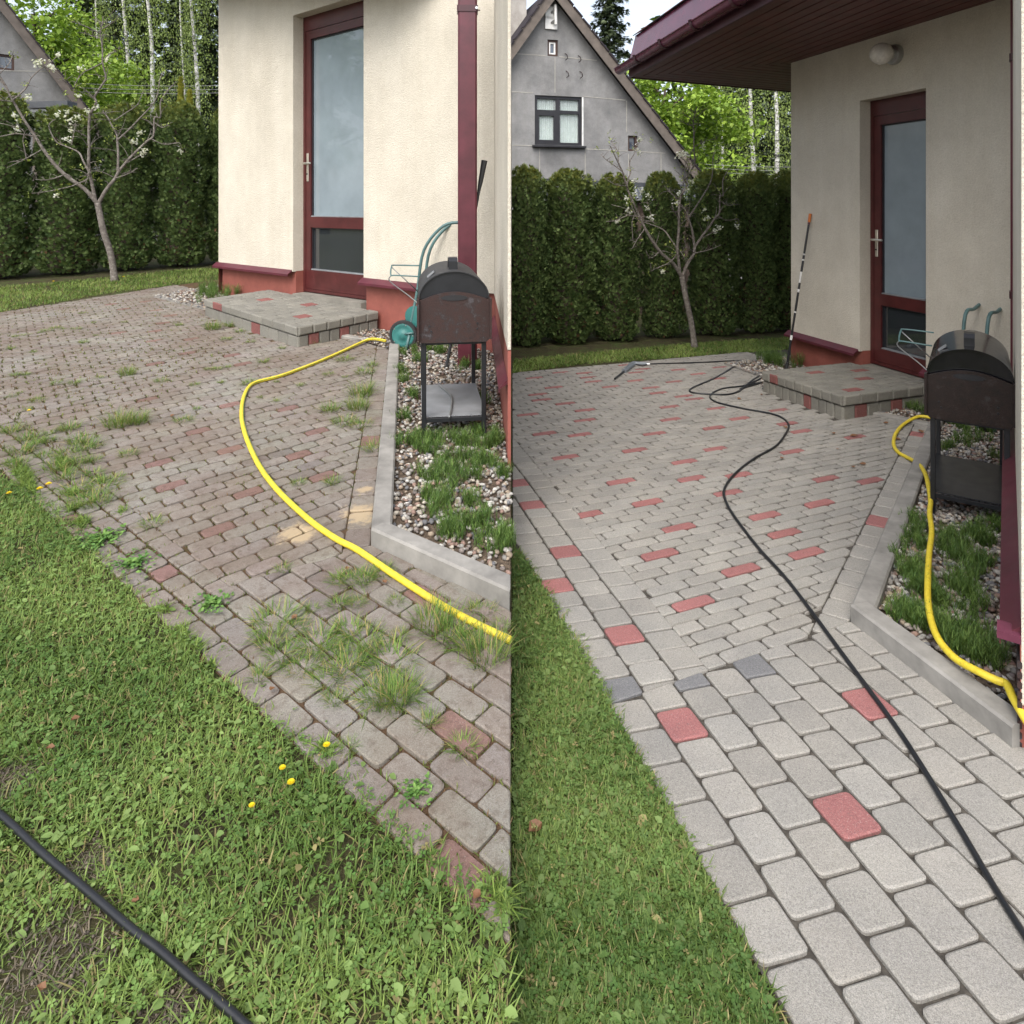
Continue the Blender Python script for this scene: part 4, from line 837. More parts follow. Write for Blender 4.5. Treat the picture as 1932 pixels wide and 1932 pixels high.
def zone(x, y):
    if x < 190 and y < 640: return 'in the far left paving below the grass strip'
    if x < 190 and y < 770: return 'in the browned paving near the left frame edge'
    if x < 230: return 'in the overgrown border along the left lawn'
    if y < 640 and x > 380: return 'at the foot of the weedy step'
    if y < 640: return 'in the far paving before the pebble corner bed'
    if x > 640 and y < 960: return 'between the yellow hose and the long kerb'
    if y < 960 and x > 455 + (0 if y < 800 else 40): return 'just inside the bend of the yellow hose'
    if y < 960: return 'in the middle of the weedy paving, left of the hose'
    if y < 1110: return 'on the weedy paving beside the kerb corner'
    return 'among the near path pavers above the lawn edge'
for x, y in sm: put('grass_tuft', random.choice(TUF), 'L', x, y, random.uniform(.42, .72), label='small grass tuft ' + zone(x, y), cat='weed', group='small grass tufts in the paving joints')
for x, y in big: put('grass_tuft', random.choice(TUF[:2] + TUF[3:]), 'L', x, y, random.uniform(.7, 1.05), label='broad spreading grass tuft ' + zone(x, y), cat='weed', group='broad grass tufts on the paving')
# ragged fringe of grass spreading from the lawn over the border
band = [tuple(G(*p_, 'L')[:2]) for p_ in [(0, 740), (70, 790), (160, 870), (215, 940), (290, 1030), (400, 1140), (470, 1255), (560, 1340), (700, 1470), (850, 1600), (966, 1700), (966, 1752), (850, 1642), (750, 1560), (610, 1432), (480, 1345), (330, 1200), (200, 1060), (110, 962), (0, 905)]]
P = sample(band, 60000); out_d = np.min([np.hypot(P[:, 0] - (a[0] + (b[0] - a[0]) * t), P[:, 1] - (a[1] + (b[1] - a[1]) * t)) for a, b in zip(LAWN_L, LAWN_L[1:]) for t in (0, .25, .5, .75)], axis=0)
nz = np.sin(P[:, 0] * 11 + 2 * np.sin(P[:, 1] * 9)) * np.sin(P[:, 1] * 13 + 2 * np.sin(P[:, 0] * 8)) + .6 * np.sin(P[:, 0] * 29 + P[:, 1] * 23); farl = (P[:, 0] < -1.75)
P = P[((nz > .15 + out_d * 2.2) & farl) | ((nz > -.2 + out_d * 16) & ~farl & (P[:, 0] < -.004))]; n = len(P); P3 = np.stack([P[:, 0], P[:, 1], gz(P[:, 0], P[:, 1]) + .012], 1); P3 = P3[rng.random(n) < .62]; n = len(P3)
pa = [blades(P3, U(n, .02, .05), U(n, .002, .004), U(n, .2, 1.2), U(n, .05, .6), tints(n, (.075, .13, .02), (.21, .29, .06), .25))]
P4 = P3[rng.random(n) < .22]; n = len(P4); P4 = P4 + np.array([0, 0, .008]); pa.append(scatter(LEAF, LEAF_F, P4, rotm(U(n, 0, 6.28), U(n, -.4, .4), U(n, -.4, .4)), U(n, .012, .028), tints(n, (.08, .15, .03), (.22, .32, .09), .2)))
V, F, T = join(pa); tag(link(bpy.data.objects.new('lawn_fringe', np_mesh('lawn_fringe', V, F, M_['grass'], T))), 'ragged grass and clover creeping from the left lawn over border pavers', 'grass', kind='stuff')
# moss and seedlings in the joints
E_ = []
for c in Y['L']['pav']:
    for i in range(len(c)):
        (x0, y0), (x1, y1) = c[i - 1], c[i]
        if y0 > 8.2: continue
        for _ in range(3 if y0 < 4 else 2 if y0 < 6 else 1):
            t = random.random(); x, y = x0 + (x1 - x0) * t, y0 + (y1 - y0) * t
            if math.sin(x * 3.1 + 1.7 * math.sin(y * 2.3)) * math.sin(y * 2.9 + 1.1 * math.sin(x * 4)) > random.uniform(-.75, .9) - (.5 if x < -2.4 else 0): E_.append((x, y))
E_ = np.array(E_); n = len(E_); rep = 3; P = np.repeat(E_, rep, axis=0) + rng.normal(0, .005, (n * rep, 2)); P = P[P[:, 0] < -.003]; n = len(P); P = np.stack([P[:, 0], P[:, 1], gz(P[:, 0], P[:, 1]) + .006], 1)
mc = tints(n, (.06, .075, .018), (.17, .2, .05), .2); dr_ = rng.random(n) < .4; mc[dr_] = np.array((.15, .09, .045)) * U(dr_.sum(), .6, 1.2)[:, None]
V, F, T = blades(P, U(n, .008, .022) * np.where(P[:, 0] < -2.4, 1.5, 1), U(n, .002, .0045) * np.where(P[:, 0] < -2.4, 1.5, 1), U(n, .1, 1.2), U(n, 0, .4), mc); tag(link(bpy.data.objects.new('joint_moss', np_mesh('joint_moss', V, F, M_['grass'], T))), 'moss and tiny seedlings filling joints of the weedy paving', 'moss', kind='stuff')
for x, y, sc, lb in tall: put('tall_grass_tuft', TALL, 'L', x, y, sc, label=lb, cat='weed', group='tall grass tufts on the left paving')
def rosette_mesh():
    V, F, T = [], [], []; parts = []; n = 16; P = np.zeros((n, 3)); P[:, 2] = .008; yw = np.arange(n) * 2.4 + rng.normal(0, .2, n)
    parts.append(scatter(LEAF, LEAF_F, P, rotm(yw, U(n, .1, .5), U(n, -.3, .3)), U(n, .04, .09)[:, None] * np.stack([U(n, .25, .6), np.ones(n), np.ones(n)], 1), tints(n, (.07, .16, .03), (.18, .3, .07))))
    n = 110; a = U(n, 0, 6.28); r_ = U(n, .0, .13); P = np.stack([np.cos(a) * r_, np.sin(a) * r_, U(n, .01, .035)], 1); parts.append(scatter(LEAF, LEAF_F, P, rotm(U(n, 0, 6.28), U(n, -.3, .6), U(n, -.4, .4)), U(n, .016, .035), tints(n, (.06, .15, .03), (.17, .29, .07))))
    V, F, T = join(parts); return np_mesh('weed_rosette', V, F, M_['leaf'], T)
ROS = rosette_mesh()
for (x, y), lb in zip(z4([(560, 1530), (500, 1560), (720, 1665), (1130, 1890)]) + [(905, 1218), (940, 1224), (785, 1500), (830, 1545)], ['leafy weed rosette at the lawn edge beside the upper border pavers', 'leafy weed spilling off the lawn onto the border pavers', 'bushy dark green weed beside the faded red border paver', 'dandelion rosette left of the long grass tuft on the path', 'small leafy weed under the far end of the kerb', 'leafy weed near the seam of the path and kerb', 'leafy weed in a near path joint below the white pebble', 'small clover weed in the nearest path joints']):
    if lb.startswith(('small leafy', 'leafy weed near the', 'small clover')): continue
    put('leafy_weed', ROS, 'L', x, y, .4 if 'near path joint' in lb else random.uniform(.55, .75), label=lb, cat='weed', group='leafy weeds along the lawn edge')
def dandelion():
    m = MB(); m.ct = (.12, .2, .05); m.tube([(0, 0, 0), (.004, .002, .02), (.002, 0, .035)], .0015, 5); 
    for k_ in range(3):
        for j in range(14):
            a = j * 6.283 / 14 + k_ * .3; r_ = .017 * (1 - k_ * .25); m.ct = (.8, .6 + .03 * k_, .02); c, s_ = math.cos(a), math.sin(a); z = .036 + k_ * .003
            m.add([(0, 0, z), (c * r_ - s_ * .003, s_ * r_ + c * .003, z + .004), (c * r_ + s_ * .003, s_ * r_ - c * .003, z + .004)], [(0, 1, 2)])
    return m.mesh('dandelion', M_['petal'], fix=False)
DAN = dandelion()
for i, (x, y, sc, lb) in enumerate([(55, 783, 1.4, 'dandelion flower in the weeds by the left edge of the paving'), (75, 934, 1.5, 'left one of the paired dandelions at the lawn corner'), (92, 925, 1.5, 'right one of the paired dandelions at the lawn corner'), (17, 941, 1.3, 'dandelion flower at the left frame edge beside the lawn corner'), (616, 1420, 1.0, 'dandelion flower on the edge of the near path pavers'), (533, 1462, .9, 'upper of the three dandelions in the left lawn'), (549, 1491, 1.0, 'middle of the three dandelions in the left lawn'), (475, 1532, .8, 'lowest of the three dandelions in the left lawn'), (101, 536, 1.8, 'far dandelion in the grass strip left of the fruit tree'), (233, 527, 1.8, 'far dandelion in the grass strip right of the trunk')]):
    put('dandelion', DAN, 'L', x, y, sc * .55, up=.018, label=lb, cat='flower', group='yellow dandelions')
def dead_leaf():
    V = LEAF.copy(); V[:, 2] = [.004, .012, .002, .014, .016, .004, .01, .012]; V[:, 0] *= 1.5; V[:, 1] -= .5
    V[:, :2] *= .045; m = MB(); m.ct = (.2, .1, .05); m.add([tuple(v) for v in V], [tuple(f) for f in LEAF_F]); return m.mesh('fallen_leaf', M_['leaf'], fix=False)
DL = dead_leaf()
for x, y in z7([(280, 1205), (410, 1180), (825, 1405), (960, 1415), (940, 1420), (850, 1495), (1200, 1440), (1335, 1395), (530, 1550), (995, 1585), (940, 1600), (545, 1370), (1130, 1345)]) + [(1010, 1565)]: put('fallen_leaf', DL, 'R', x, y, random.uniform(.6, 1.1), up=.02, label='small brown fallen leaf on the cleaned paving', cat='leaf', group='fallen leaves on the cleaned paving')
for x, y in zq([(690, 430), (120, 1340), (970, 530), (290, 800)]) + [(95, 1412), (142, 1358), (305, 690), (325, 785), (900, 1690), (255, 1700), (78, 1865)]: put('fallen_leaf', DL, 'L', x, y, random.uniform(.35, .6), up=.026, label='small brown fallen leaf in the weedy left yard', cat='leaf', group='fallen leaves in the weedy yard')
# ------------------------------------------------------------------ hoses
def hose(name, s, pts, r, mat, label, n=10, ups=None, stripe=None):
    P = [G(x, y, s, (u_ if u_ is not None else .016) + r) for (x, y), u_ in zip(pts, ups or [None] * len(pts))]
    c = curve(P, 8); root = P[0].copy(); m = MB(); m.tube([p - root for p in c], r, n)
    o = m.build(name, M_[mat], smooth=True); o.location = root; tag(o, label, 'hose')
    if stripe:
        m = MB(); ps = []
        for i, p in enumerate(c):
            t = (c[min(i + 1, len(c) - 1)] - c[max(i - 1, 0)]).normalized(); sd_ = t.cross(Vector((0, 0, 1))).normalized(); ps.append(p - root + (sd_ * stripe + Vector((0, 0, .45))).normalized() * r * .93)
        m.tube(ps, r * .2, 5); m.build('stripe', M_['hose_stripe'], o, smooth=True)
    return o
yl = z3([(1200, 716), (1130, 705), (1080, 715), (950, 775), (800, 840), (600, 915), (450, 955), (400, 990), (370, 1060), (362, 1150), (375, 1230), (410, 1330), (470, 1450), (560, 1570), (680, 1690), (800, 1790), (920, 1870), (1040, 1932)]) + [(740, 1082), (830, 1140), (900, 1178), (963, 1208)]
hose('garden_hose', 'L', yl, .0125, 'hose_yellow', 'yellow garden hose with green stripe curving across the weedy paving', ups=[.05, .046, .03] + [None] * (len(yl) - 3), stripe=-1)
yr = z7([(1395, 1312), (1320, 1305), (1240, 1345), (1190, 1400), (1175, 1460), (1200, 1510), (1260, 1545), (1320, 1580), (1360, 1640), (1380, 1720), (1390, 1800)]) + zr([(1220, 10), (1235, 150), (1215, 330), (1205, 550), (1210, 700), (1240, 850), (1300, 980), (1420, 1110), (1600, 1210), (1730, 1272), (1800, 1300)]) + [(1912, 1318), (1938, 1362), (1980, 1425)]
hose('garden_hose', 'R', yr, .0125, 'hose_yellow', 'yellow garden hose snaking through the pebble bed of cleaned yard', ups=[.05, .046, .02, None, None, None, .02, .05, .088] + [.1] * 10 + [.11, .11, .11, .11, .1, .05])
bl = zz([(-1500, -700), (-800, -280), (-260, 130), (60, 400), (330, 650), (700, 960), (1000, 1220), (1200, 1370), (1450, 1590), (1800, 1890), (2150, 2230), (2600, 2750), (3000, 3400)], 0, 1449, .25)
hose('black_hose', 'L', bl, .0078, 'rubber_black', 'black rubber hose lying across the lawn in the lower left corner', ups=[.02] * 13)
br = z8([(735, 306), (1000, 298), (1265, 287), (1205, 315), (1100, 378), (985, 428), (956, 450), (985, 462), (1060, 468), (1160, 470), (1225, 452), (1262, 420), (1330, 372), (1420, 335), (1440, 345), (1345, 382), (1260, 425), (1235, 440), (1345, 405), (1240, 425), (1130, 440), (1068, 476), (1100, 510), (1240, 545), (1420, 580), (1490, 630), (1470, 690), (1420, 750), (1300, 820), (1200, 900), (1145, 980), (1152, 1045), (1200, 1130), (1330, 1300), (1500, 1490), (1640, 1690), (1800, 1900)]) + [(1700, 1385), (1800, 1545), (1880, 1680), (1950, 1790), (2060, 1960), (2200, 2200)]
br = [p for p in br if p not in z8([(1640, 1690), (1800, 1900)])]
br.insert(-6, (1600, 1248))
hose('black_hose', 'R', br, .0078, 'rubber_black', 'long black pressure washer hose looping over the cleaned paving')
# pressure washer gun
ga, gb, gc = [G(*p, 'R', .03) for p in z8([(725, 306), (655, 305), (555, 385)])]
gun = empty('spray_gun', gb, label='grey pressure washer spray gun lying on the far cleaned paving', cat='spray gun')
L_ = lambda p: p - gb
m = MB(); mid = gb + (gc - gb) * .55; m.tube([L_(gb), L_(gb + (gc - gb) * .12), L_(mid)], [.028, .036, .026], 10); m.build('body', M_['grey_plastic'], gun, smooth=40)
m = MB(); m.tube([L_(mid), L_(gc)], .011, 8); m.build('nozzle', M_['dark_plastic'], gun, smooth=40)
m = MB(); m.tube([L_(gb), L_(gb + (ga - gb) * .5), L_(ga)], [.03, .024, .02], 10); m.build('grip', M_['grey_plastic'], gun, smooth=40)
m = MB(); m.tube([L_(ga + (gb - ga) * .1), L_(ga + (ga - gb) * .25)], .014, 8); m.build('coupling', M_['steel'], gun, smooth=40)
m = MB(); m.tube(curve([L_(gb + Vector((.02, -.02, 0))), L_((ga + gb) / 2 + Vector((.02, -.07, 0))), L_(ga + Vector((0, -.03, 0)))], 4), .007, 6); m.build('trigger_guard', M_['dark_plastic'], gun, smooth=40)
# telescopic pole
pb = G(1483, 702, 'R', .02); t_ = wall_t('R', 1531); pt = Y['R']['C'] + Y['R']['d'] * t_ + Y['R']['n'] * .015; pt.z = EYE + (HOR - 403) / FOC * pt.y
pole = empty('telescopic_pole', pb, label='slim telescopic pole with orange tip leaning on the right house wall', cat='pole')
cuts = [(0, .06, .018, 'dark_plastic'), (.06, .2, .013, 'rubber_black'), (.2, .23, .0135, 'white_paint'), (.23, .37, .012, 'rubber_black'), (.37, .38, .0125, 'white_paint'), (.38, .5, .012, 'rubber_black'), (.5, .52, .0122, 'white_paint'), (.52, .56, .012, 'dark_plastic'), (.56, .63, .0115, 'white_paint'), (.63, .7, .0125, 'dark_plastic'), (.7, .71, .013, 'white_paint'), (.71, .735, .0125, 'dark_plastic'), (.735, .745, .013, 'white_paint'), (.745, .93, .0115, 'dark_plastic'), (.93, .945, .013, 'burgundy_metal'), (.945, 1.0, .016, 'orange_plastic')]
for a, b, r_, mt in cuts:
    m = MB(); m.tube([(pt - pb) * a, (pt - pb) * (b - .001)], r_, 10); m.build('tip' if b == 1 else 'foot' if a == 0 else 'section', M_[mt], pole, smooth=40)
# tool handle behind the left downpipe
h0, h1 = G(842, 695, 'L', .03), at(914, 303, 5.46); th = empty('tool_handle', h0, label='black tool handle leaning in the corner behind the left downpipe', cat='garden tool')
m = MB(); m.tube([(0, 0, 0), (h1 - h0) * .85], .013, 8); m.build('shaft', M_['dark_plastic'], th, smooth=40)
m = MB(); m.tube([(h1 - h0) * .85, (h1 - h0) * .9, (h1 - h0)], [.014, .02, .026], 8); m.build('grip', M_['rubber_black'], th, smooth=40)
# ------------------------------------------------------------------ grills
def grill(s, loc, yaw, label):
    wet = s == 'R'; g = empty('charcoal_grill', loc, yaw, label=label, cat='grill', group='barrel grills'); g.scale = (.95 if wet else 1,) * 3
    pm, body, lidm, endm = M_['black_paint'], M_['rusty_wet' if wet else 'rusty'], M_['grill_gloss' if wet else 'grill_matt'], M_['grill_gloss' if wet else 'black_paint']
    W, Lg, zb, zt_ = .2, .70, .565, .815
    for x in (-.17, .17):
        for y in (.035, Lg + .05):
            m = MB(); m.beam((x, y, -.03), (x, y, zb), .026, .026, up=(0, 1, 0), ch=.003); m.build('leg', pm, g)
    for z in (.115, zb - .012):
        m = MB()
        for y in (.035, Lg + .05): m.beam((-.157, y, z), (.157, y, z), .02, .02)
        for x in (-.17, .17): m.beam((x, .048, z), (x, Lg + .037, z), .02, .02)
        m.build('crossbar', pm, g)
    m = MB(); m.prism([(-.183, .05), (.183, .05), (.183, Lg + .035), (-.183, Lg + .035)], .127, .133); m.build('shelf', M_['black_paint' if wet else 'shelf_grey'], g)
    # firebox
    m = MB(); m.box((-W + .004, Lg / 2 + .02, (zb + zt_) / 2 + .005), (.006, Lg, zt_ - zb)); m.box((W - .004, Lg / 2 + .02, (zb + zt_) / 2 + .005), (.006, Lg, zt_ - zb)); m.box((0, Lg / 2 + .02, zb + .004), (2 * W - .016, Lg, .006)); m.box((0, Lg + .02, (zb + zt_) / 2), (2 * W - .016, .006, zt_ - zb - .01))
    m.build('firebox', body, g)
    def arch(y, th, zlo, rise, wd, zside, notch=.02):
        n = 18; top = [(wd * (1 - 2 * i / n), zside + rise * math.sin(math.pi * i / n)) for i in range(n + 1)]
        pr = [(-wd + notch, zlo), (wd - notch, zlo), (wd, zlo + notch)] + top + [(-wd, zlo + notch)]; k_ = len(pr)
        return [(x, y, z) for x, z in pr] + [(x, y + th, z) for x, z in pr], [tuple(range(k_)), tuple(range(k_, 2 * k_))[::-1]] + [(i, (i + 1) % k_, k_ + (i + 1) % k_, k_ + i) for i in range(k_)]
    m = MB(); m.add(*arch(.0, .012, zb - .006, .05, W + .004, zt_ - .02)); fp = m.build('front_plate', body, g)
    for x in (-W - .004, W + .004):
        m = MB(); m.box((x, .0, (zb + zt_) / 2 + .002), (.012, .05, zt_ - zb - .02)); m.build('corner_flange', body, g)
    m = MB(); n = 24; e = [(math.cos(6.2832 * i / n) * .075, math.sin(6.2832 * i / n) * .016) for i in range(n)]; m.add([(x, -.003, zt_ - .004 + z + .0) for x, z in e] + [(x, .004, zt_ - .004 + z) for x, z in e], [tuple(range(n)), tuple(range(n, 2 * n))[::-1]] + [(i, (i + 1) % n, n + (i + 1) % n, n + i) for i in range(n)]); m.build('slot_patch', M_['near_black'], fp)  # near-black ellipse on the plate stands in for the slot's shaded hole
    for x, z in ((-.13, zb + .06), (.13, zb + .07), (.13, zb + .1), (-.14, zb + .09)):
        m = MB(); m.tube([(x, -.004, z), (x, .002, z)], .006, 8); m.build('rivet', M_['near_black'], fp)
    # lid: half barrel
    n = 22; a_ = [math.pi * i / n for i in range(n + 1)]; ro, hz = W + .002, .158; ys = (.02, Lg + .03)
    zl = zt_ - .012
    m = MB(); vs = [(math.cos(a) * ro, y, zl + math.sin(a) * hz) for y in ys for a in a_] + [(math.cos(a) * (ro - .006), y, zl + math.sin(a) * (hz - .006)) for y in ys for a in a_]; k_ = n + 1
    fs = [(i, i + 1, k_ + i + 1, k_ + i) for i in range(n)] + [(2 * k_ + i, 3 * k_ + i, 3 * k_ + i + 1, 2 * k_ + i + 1) for i in range(n)] + [(i, 2 * k_ + i, 2 * k_ + i + 1, i + 1) for i in range(n)] + [(k_ + i, k_ + i + 1, 3 * k_ + i + 1, 3 * k_ + i) for i in range(n)] + [(0, k_, 3 * k_, 2 * k_), (n, 2 * k_ + n, 3 * k_ + n, k_ + n)]
    m.add(vs, fs); lid = m.build('lid', lidm, g, smooth=35)
    for y in (.032, Lg + .018):
        m = MB(); m.add([(math.cos(a) * (ro - .007), y, zl + math.sin(a) * (hz - .007)) for a in a_], [tuple(range(n + 1))]); m.add([(math.cos(a) * (ro - .007), y + .004, zl + math.sin(a) * (hz - .007)) for a in a_], [tuple(range(n + 1))]); m.build('lid_end', endm, lid, fix=False)
    m = MB(); zt2 = zl + hz; y0, y1 = .13, .27
    ps = [(y0, zt2 - .004), (y0, zt2 + .045), (y0 + .03, zt2 + .065), (y1 - .03, zt2 + .065), (y1, zt2 + .045), (y1, zt2 - .004)]; wd = .026
    ip = [(y0 + .004, zt2 - .004), (y0 + .004, zt2 + .043), (y0 + .032, zt2 + .06), (y1 - .032, zt2 + .06), (y1 - .004, zt2 + .043), (y1 - .004, zt2 - .004)]; pr = ps + ip[::-1]; k_ = len(pr)
    m.add([(-wd, y, z) for y, z in pr] + [(wd, y, z) for y, z in pr], [(i, (i + 1) % k_, k_ + (i + 1) % k_, k_ + i) for i in range(k_)] + [(i, i + 1, k_ - 2 - i, k_ - 1 - i) for i in range(5)] + [(k_ + i, 2 * k_ - 1 - i, 2 * k_ - 2 - i, k_ + i + 1) for i in range(5)]); m.build('lid_handle', pm, lid)
    m = MB(); m.box((-.13, .16, zl + .128), (.05, .05, .008), Matrix.Rotation(-.7, 3, 'Y')); m.build('vent_tab', M_['shelf_grey'], lid)
    # wire side rack
    m = MB(); y0, y1, z = .42, .62, zt_ + .075; xo = -W - .17
    m.tube(curve([(-W + .01, y0, z), (xo + .03, y0, z + .01), (xo, y0 + .03, z + .01), (xo, y1 - .03, z + .05), (xo + .02, y1, z + .055), (-W + .01, y1, z + .05)], 5), .005, 6); m.build('side_rack', M_['teal_tube'], g, smooth=True)
    m = MB(); m.tube(curve([(xo, y0 + .03, z + .005), (xo - .005, y0 + .03, z - .03), (-W - .06, y0 + .02, z - .12), (-W, y0, z - .17)], 4), .004, 6); m.build('rack_brace', M_['wire_grey'], g, smooth=True); m = MB(); m.tube([(xo, y1 - .03, z + .045), (-W, y1, z - .12)], .004, 6); m.build('rack_brace', M_['wire_grey'], g, smooth=True)
    return g
ga_ = Vector((-.325, 3.86, gzs('L', 3.9) + .028)); grill('L', ga_, R(8), 'barrel charcoal grill with rusty firebox on black legs in the weedy yard')
grill('R', Vector((2.38, 3.56, gzs('R', 3.6) + .03)), -R(34), 'glossy black barrel charcoal grill by the clean kerb, right edge')
pk = [at(838, 697, 4.72), at(856, 736, 4.5), at(860, 762, 4.32), at(837 + 0 , 797, 4.02)]
c_, s_ = math.cos(R(8)), math.sin(R(8)); lw = lambda x, y, z: ga_ + Vector((x * c_ - y * s_, x * s_ + y * c_, z))
pts = [lw(-.06, .66, .142), lw(.0, .42, .142), lw(-.005, .2, .142), lw(-.03, -.01, .143)]
m = MB(); m.tube([p - pts[0] for p in curve(pts, 5)], .0065, 7); o = m.build('poker', M_['wire_grey'], smooth=True); o.location = pts[0]; tag(o, 'bent grey metal poker lying on the lower shelf of the rusty grill', 'poker')
# ------------------------------------------------------------------ hose trolleys
def trolley(s, p, yaw, label, H):
    g = empty('hose_trolley', p, yaw, label=label, cat='hose trolley', group='hose trolleys')
    for y in (0, .3):
        Mx = Matrix.Translation((0, y, .125)) @ Matrix.Rotation(R(90), 4, 'X')
        m = MB(); m.lathe([(.103, -.02), (.122, -.02), (.128, -.008), (.128, .008), (.122, .02), (.103, .02)], 28, Mx, cap=False); wh = m.build('wheel', M_['dark_plastic'], g, smooth=40)
        m = MB(); m.lathe([(.105, .0), (.1, .016), (.085, .02), (.07, .014), (.04, .02), (.025, .03), (.012, .032)], 28, Mx); m.build('hub', M_['teal_paint'], wh, smooth=40)
        for k_ in range(5):
            a = k_ * 1.2566; m = MB(); c0 = Mx @ Vector((math.cos(a) * .092, math.sin(a) * .092, .019)); m.tube([c0, c0 + (Mx.to_3x3() @ Vector((0, 0, .004)))], .006, 7); m.build('bolt', M_['steel'], wh)
    m = MB(); m.lathe([(.09, -.2), (.05, -.19), (.05, .05), (.09, .06)], 18, Matrix.Translation((.08, .12, .28)) @ Matrix.Rotation(R(90), 4, 'X')); m.build('reel', M_['teal_paint'], g, smooth=40)
    for y in (.07, .24):
        m = MB(); m.tube(curve([(-.02, y, .02), (.03, y, .16), (.1, y, .5), (.16, y, .85), (.33, y + .02, H), (.5, y + .05, H + .03)], 5), .014, 8); m.build('frame_tube', M_['teal_tube'], g, smooth=True)
    m = MB(); m.tube([(.5, .09, H + .03), (.5, .32, H + .03)], .015, 8); m.build('push_bar', M_['dark_plastic'], g, smooth=True)
    m = MB(); m.tube([(.06, -.02, .13), (.03, -.03, -.02)], .012, 8); m.tube([(.02, -.025, .14), (.1, -.025, .15)], .01, 6); m.build('foot_lever', M_['teal_tube'], g, smooth=True)
trolley('L', Vector((-.93, 5.86, gzs('L', 5.86) + .03)), R(-12), 'teal hose trolley with round wheel behind the rusty grill', 1.06)
trolley('R', Vector((3.62, 5.2, gzs('R', 5.12) + .03)), R(30), 'teal hose trolley mostly hidden behind the glossy grill', .88)
# ------------------------------------------------------------------ thuja hedges
SPR = []; SPR_F = []
for a, l_ in ((-.75, .7), (-.38, .88), (0, 1), (.38, .88), (.75, .7)):
    b = len(SPR); dx, dz = math.sin(a) * l_, math.cos(a) * l_; nx, nz = math.cos(a) * .085, -math.sin(a) * .085
    SPR += [(0, 0, 0), (dx * .5 - nx, .03, dz * .5 - nz), (dx * .5 + nx, .03, dz * .5 + nz), (dx, .09, dz)]; SPR_F += [(b, b + 1, b + 2), (b + 1, b + 3, b + 2)]
SPR, SPR_F = np.array(SPR), np.array(SPR_F)
def thuja_mesh(i, n=14500, H=2.6, r=.44):
    rg = np.random.default_rng(50 + i); z = rg.random(n) ** .92; a = rg.random(n) * 6.283
    prof = np.where(z < .06, .72 + z / .06 * .28, np.where(z > .86, np.sqrt(np.clip(1 - ((z - .86) / .145) ** 2, .02, 1)), 1.0)) * (1 - .12 * z)
    lump = 1 + .1 * np.sin(a * 3 + z * 9 + i) + .09 * np.sin(a * 5 - z * 17 + 2 * i) + .07 * np.sin(a * 2 + z * 31) + .06 * np.sin(z * 55 + a * 7)
    dep = 1 - .28 * rg.random(n) ** 1.6; R_ = r * prof * lump * dep
    P = np.stack([np.cos(a) * R_, np.sin(a) * R_, .03 + z * H * (1 + .02 * np.sin(a * 4))], 1)
    yaw = a - np.pi / 2 + rg.normal(0, .75, n); M = rotm(yaw, rg.normal(-.55, .35, n), rg.normal(0, .4, n))
    t = rg.random((n, 1)); c = np.array((.045, .085, .026)) * (1 - t) + np.array((.165, .23, .075)) * t
    topf = np.clip((z - .84) / .16, 0, 1)[:, None] * rg.random((n, 1)); c = c * (1 - topf) + np.array((.2, .2, .03)) * topf
    br = (rg.random(n) < .035) & (z < .3); c[br] = (.12, .07, .035)
    S = (.042 + .04 * rg.random(n)); V, F, T = scatter(SPR, SPR_F, P, M, S, c); return np_mesh('foliage', V, F, M_['thuja'], T)
def core_mesh(H=2.6, r=.44):  # dark solid added inside the sprays to block the view through
    m = MB(); m.ct = (.018, .03, .01); m.lathe([(r * .5, .06), (r * .62, .25), (r * .6, H * .6), (r * .5, H * .84), (r * .28, H * .94), (.02, H * .97)], 14); return m.mesh('dark_core', M_['bark_dark'])
TH = [thuja_mesh(i) for i in range(3)]; CORE = core_mesh()
TRK = MB(); TRK.tube([(0, 0, -.1), (.01, 0, .25), (0, 0, 1.2)], [.05, .045, .03], 8); TRK = TRK.mesh('trunk', M_['bark_dark'], True)
def shrub(x, y, s, H, r, i, label, group):
    g = empty('thuja_shrub', (x, y, gzs(s, y) if s in 'LR' else s), random.uniform(0, 6.28), label=label, cat='shrub', group=group)
    for nm, me in (('foliage', TH[i % 3]), ('dark_core', CORE), ('trunk', TRK)):
        o = link(bpy.data.objects.new(nm, me), g); o.scale = (r / .44, r / .44, H / 2.6)
ord_ = ['first', 'second', 'third', 'fourth', 'fifth', 'sixth', 'seventh', 'eighth']
for i, t in enumerate(np.linspace(0, 1, 8)):
    x, y = -8.1 + (4.6) * t, 9.55 + 3.0 * t; shrub(x, y, 'L', 2.5 + random.uniform(-.1, .12) + .1 * t, (.42, .38, .43, .4, .42, .37, .42, .4)[i], i, f'{ord_[i]} dark thuja of the hedge behind the weedy yard, counted from left', 'thujas of the left hedge')
for i, px in enumerate((990, 1072, 1160, 1250, 1345, 1425, 1492)):
    Yh = 9.4 + (px - 966) / 526 * 1.5; shrub((px - 966) / FOC * Yh, Yh, 'R', 2.36 + (.04, .0, -.06, -.04, .0, -.03, 0)[i] + .02 * i, (.31, .37, .35, .31, .37, .33, .37)[i], i + 1, f'{ord_[i]} dark thuja of the hedge behind the cleaned yard, counted from left', 'thujas of the right hedge')
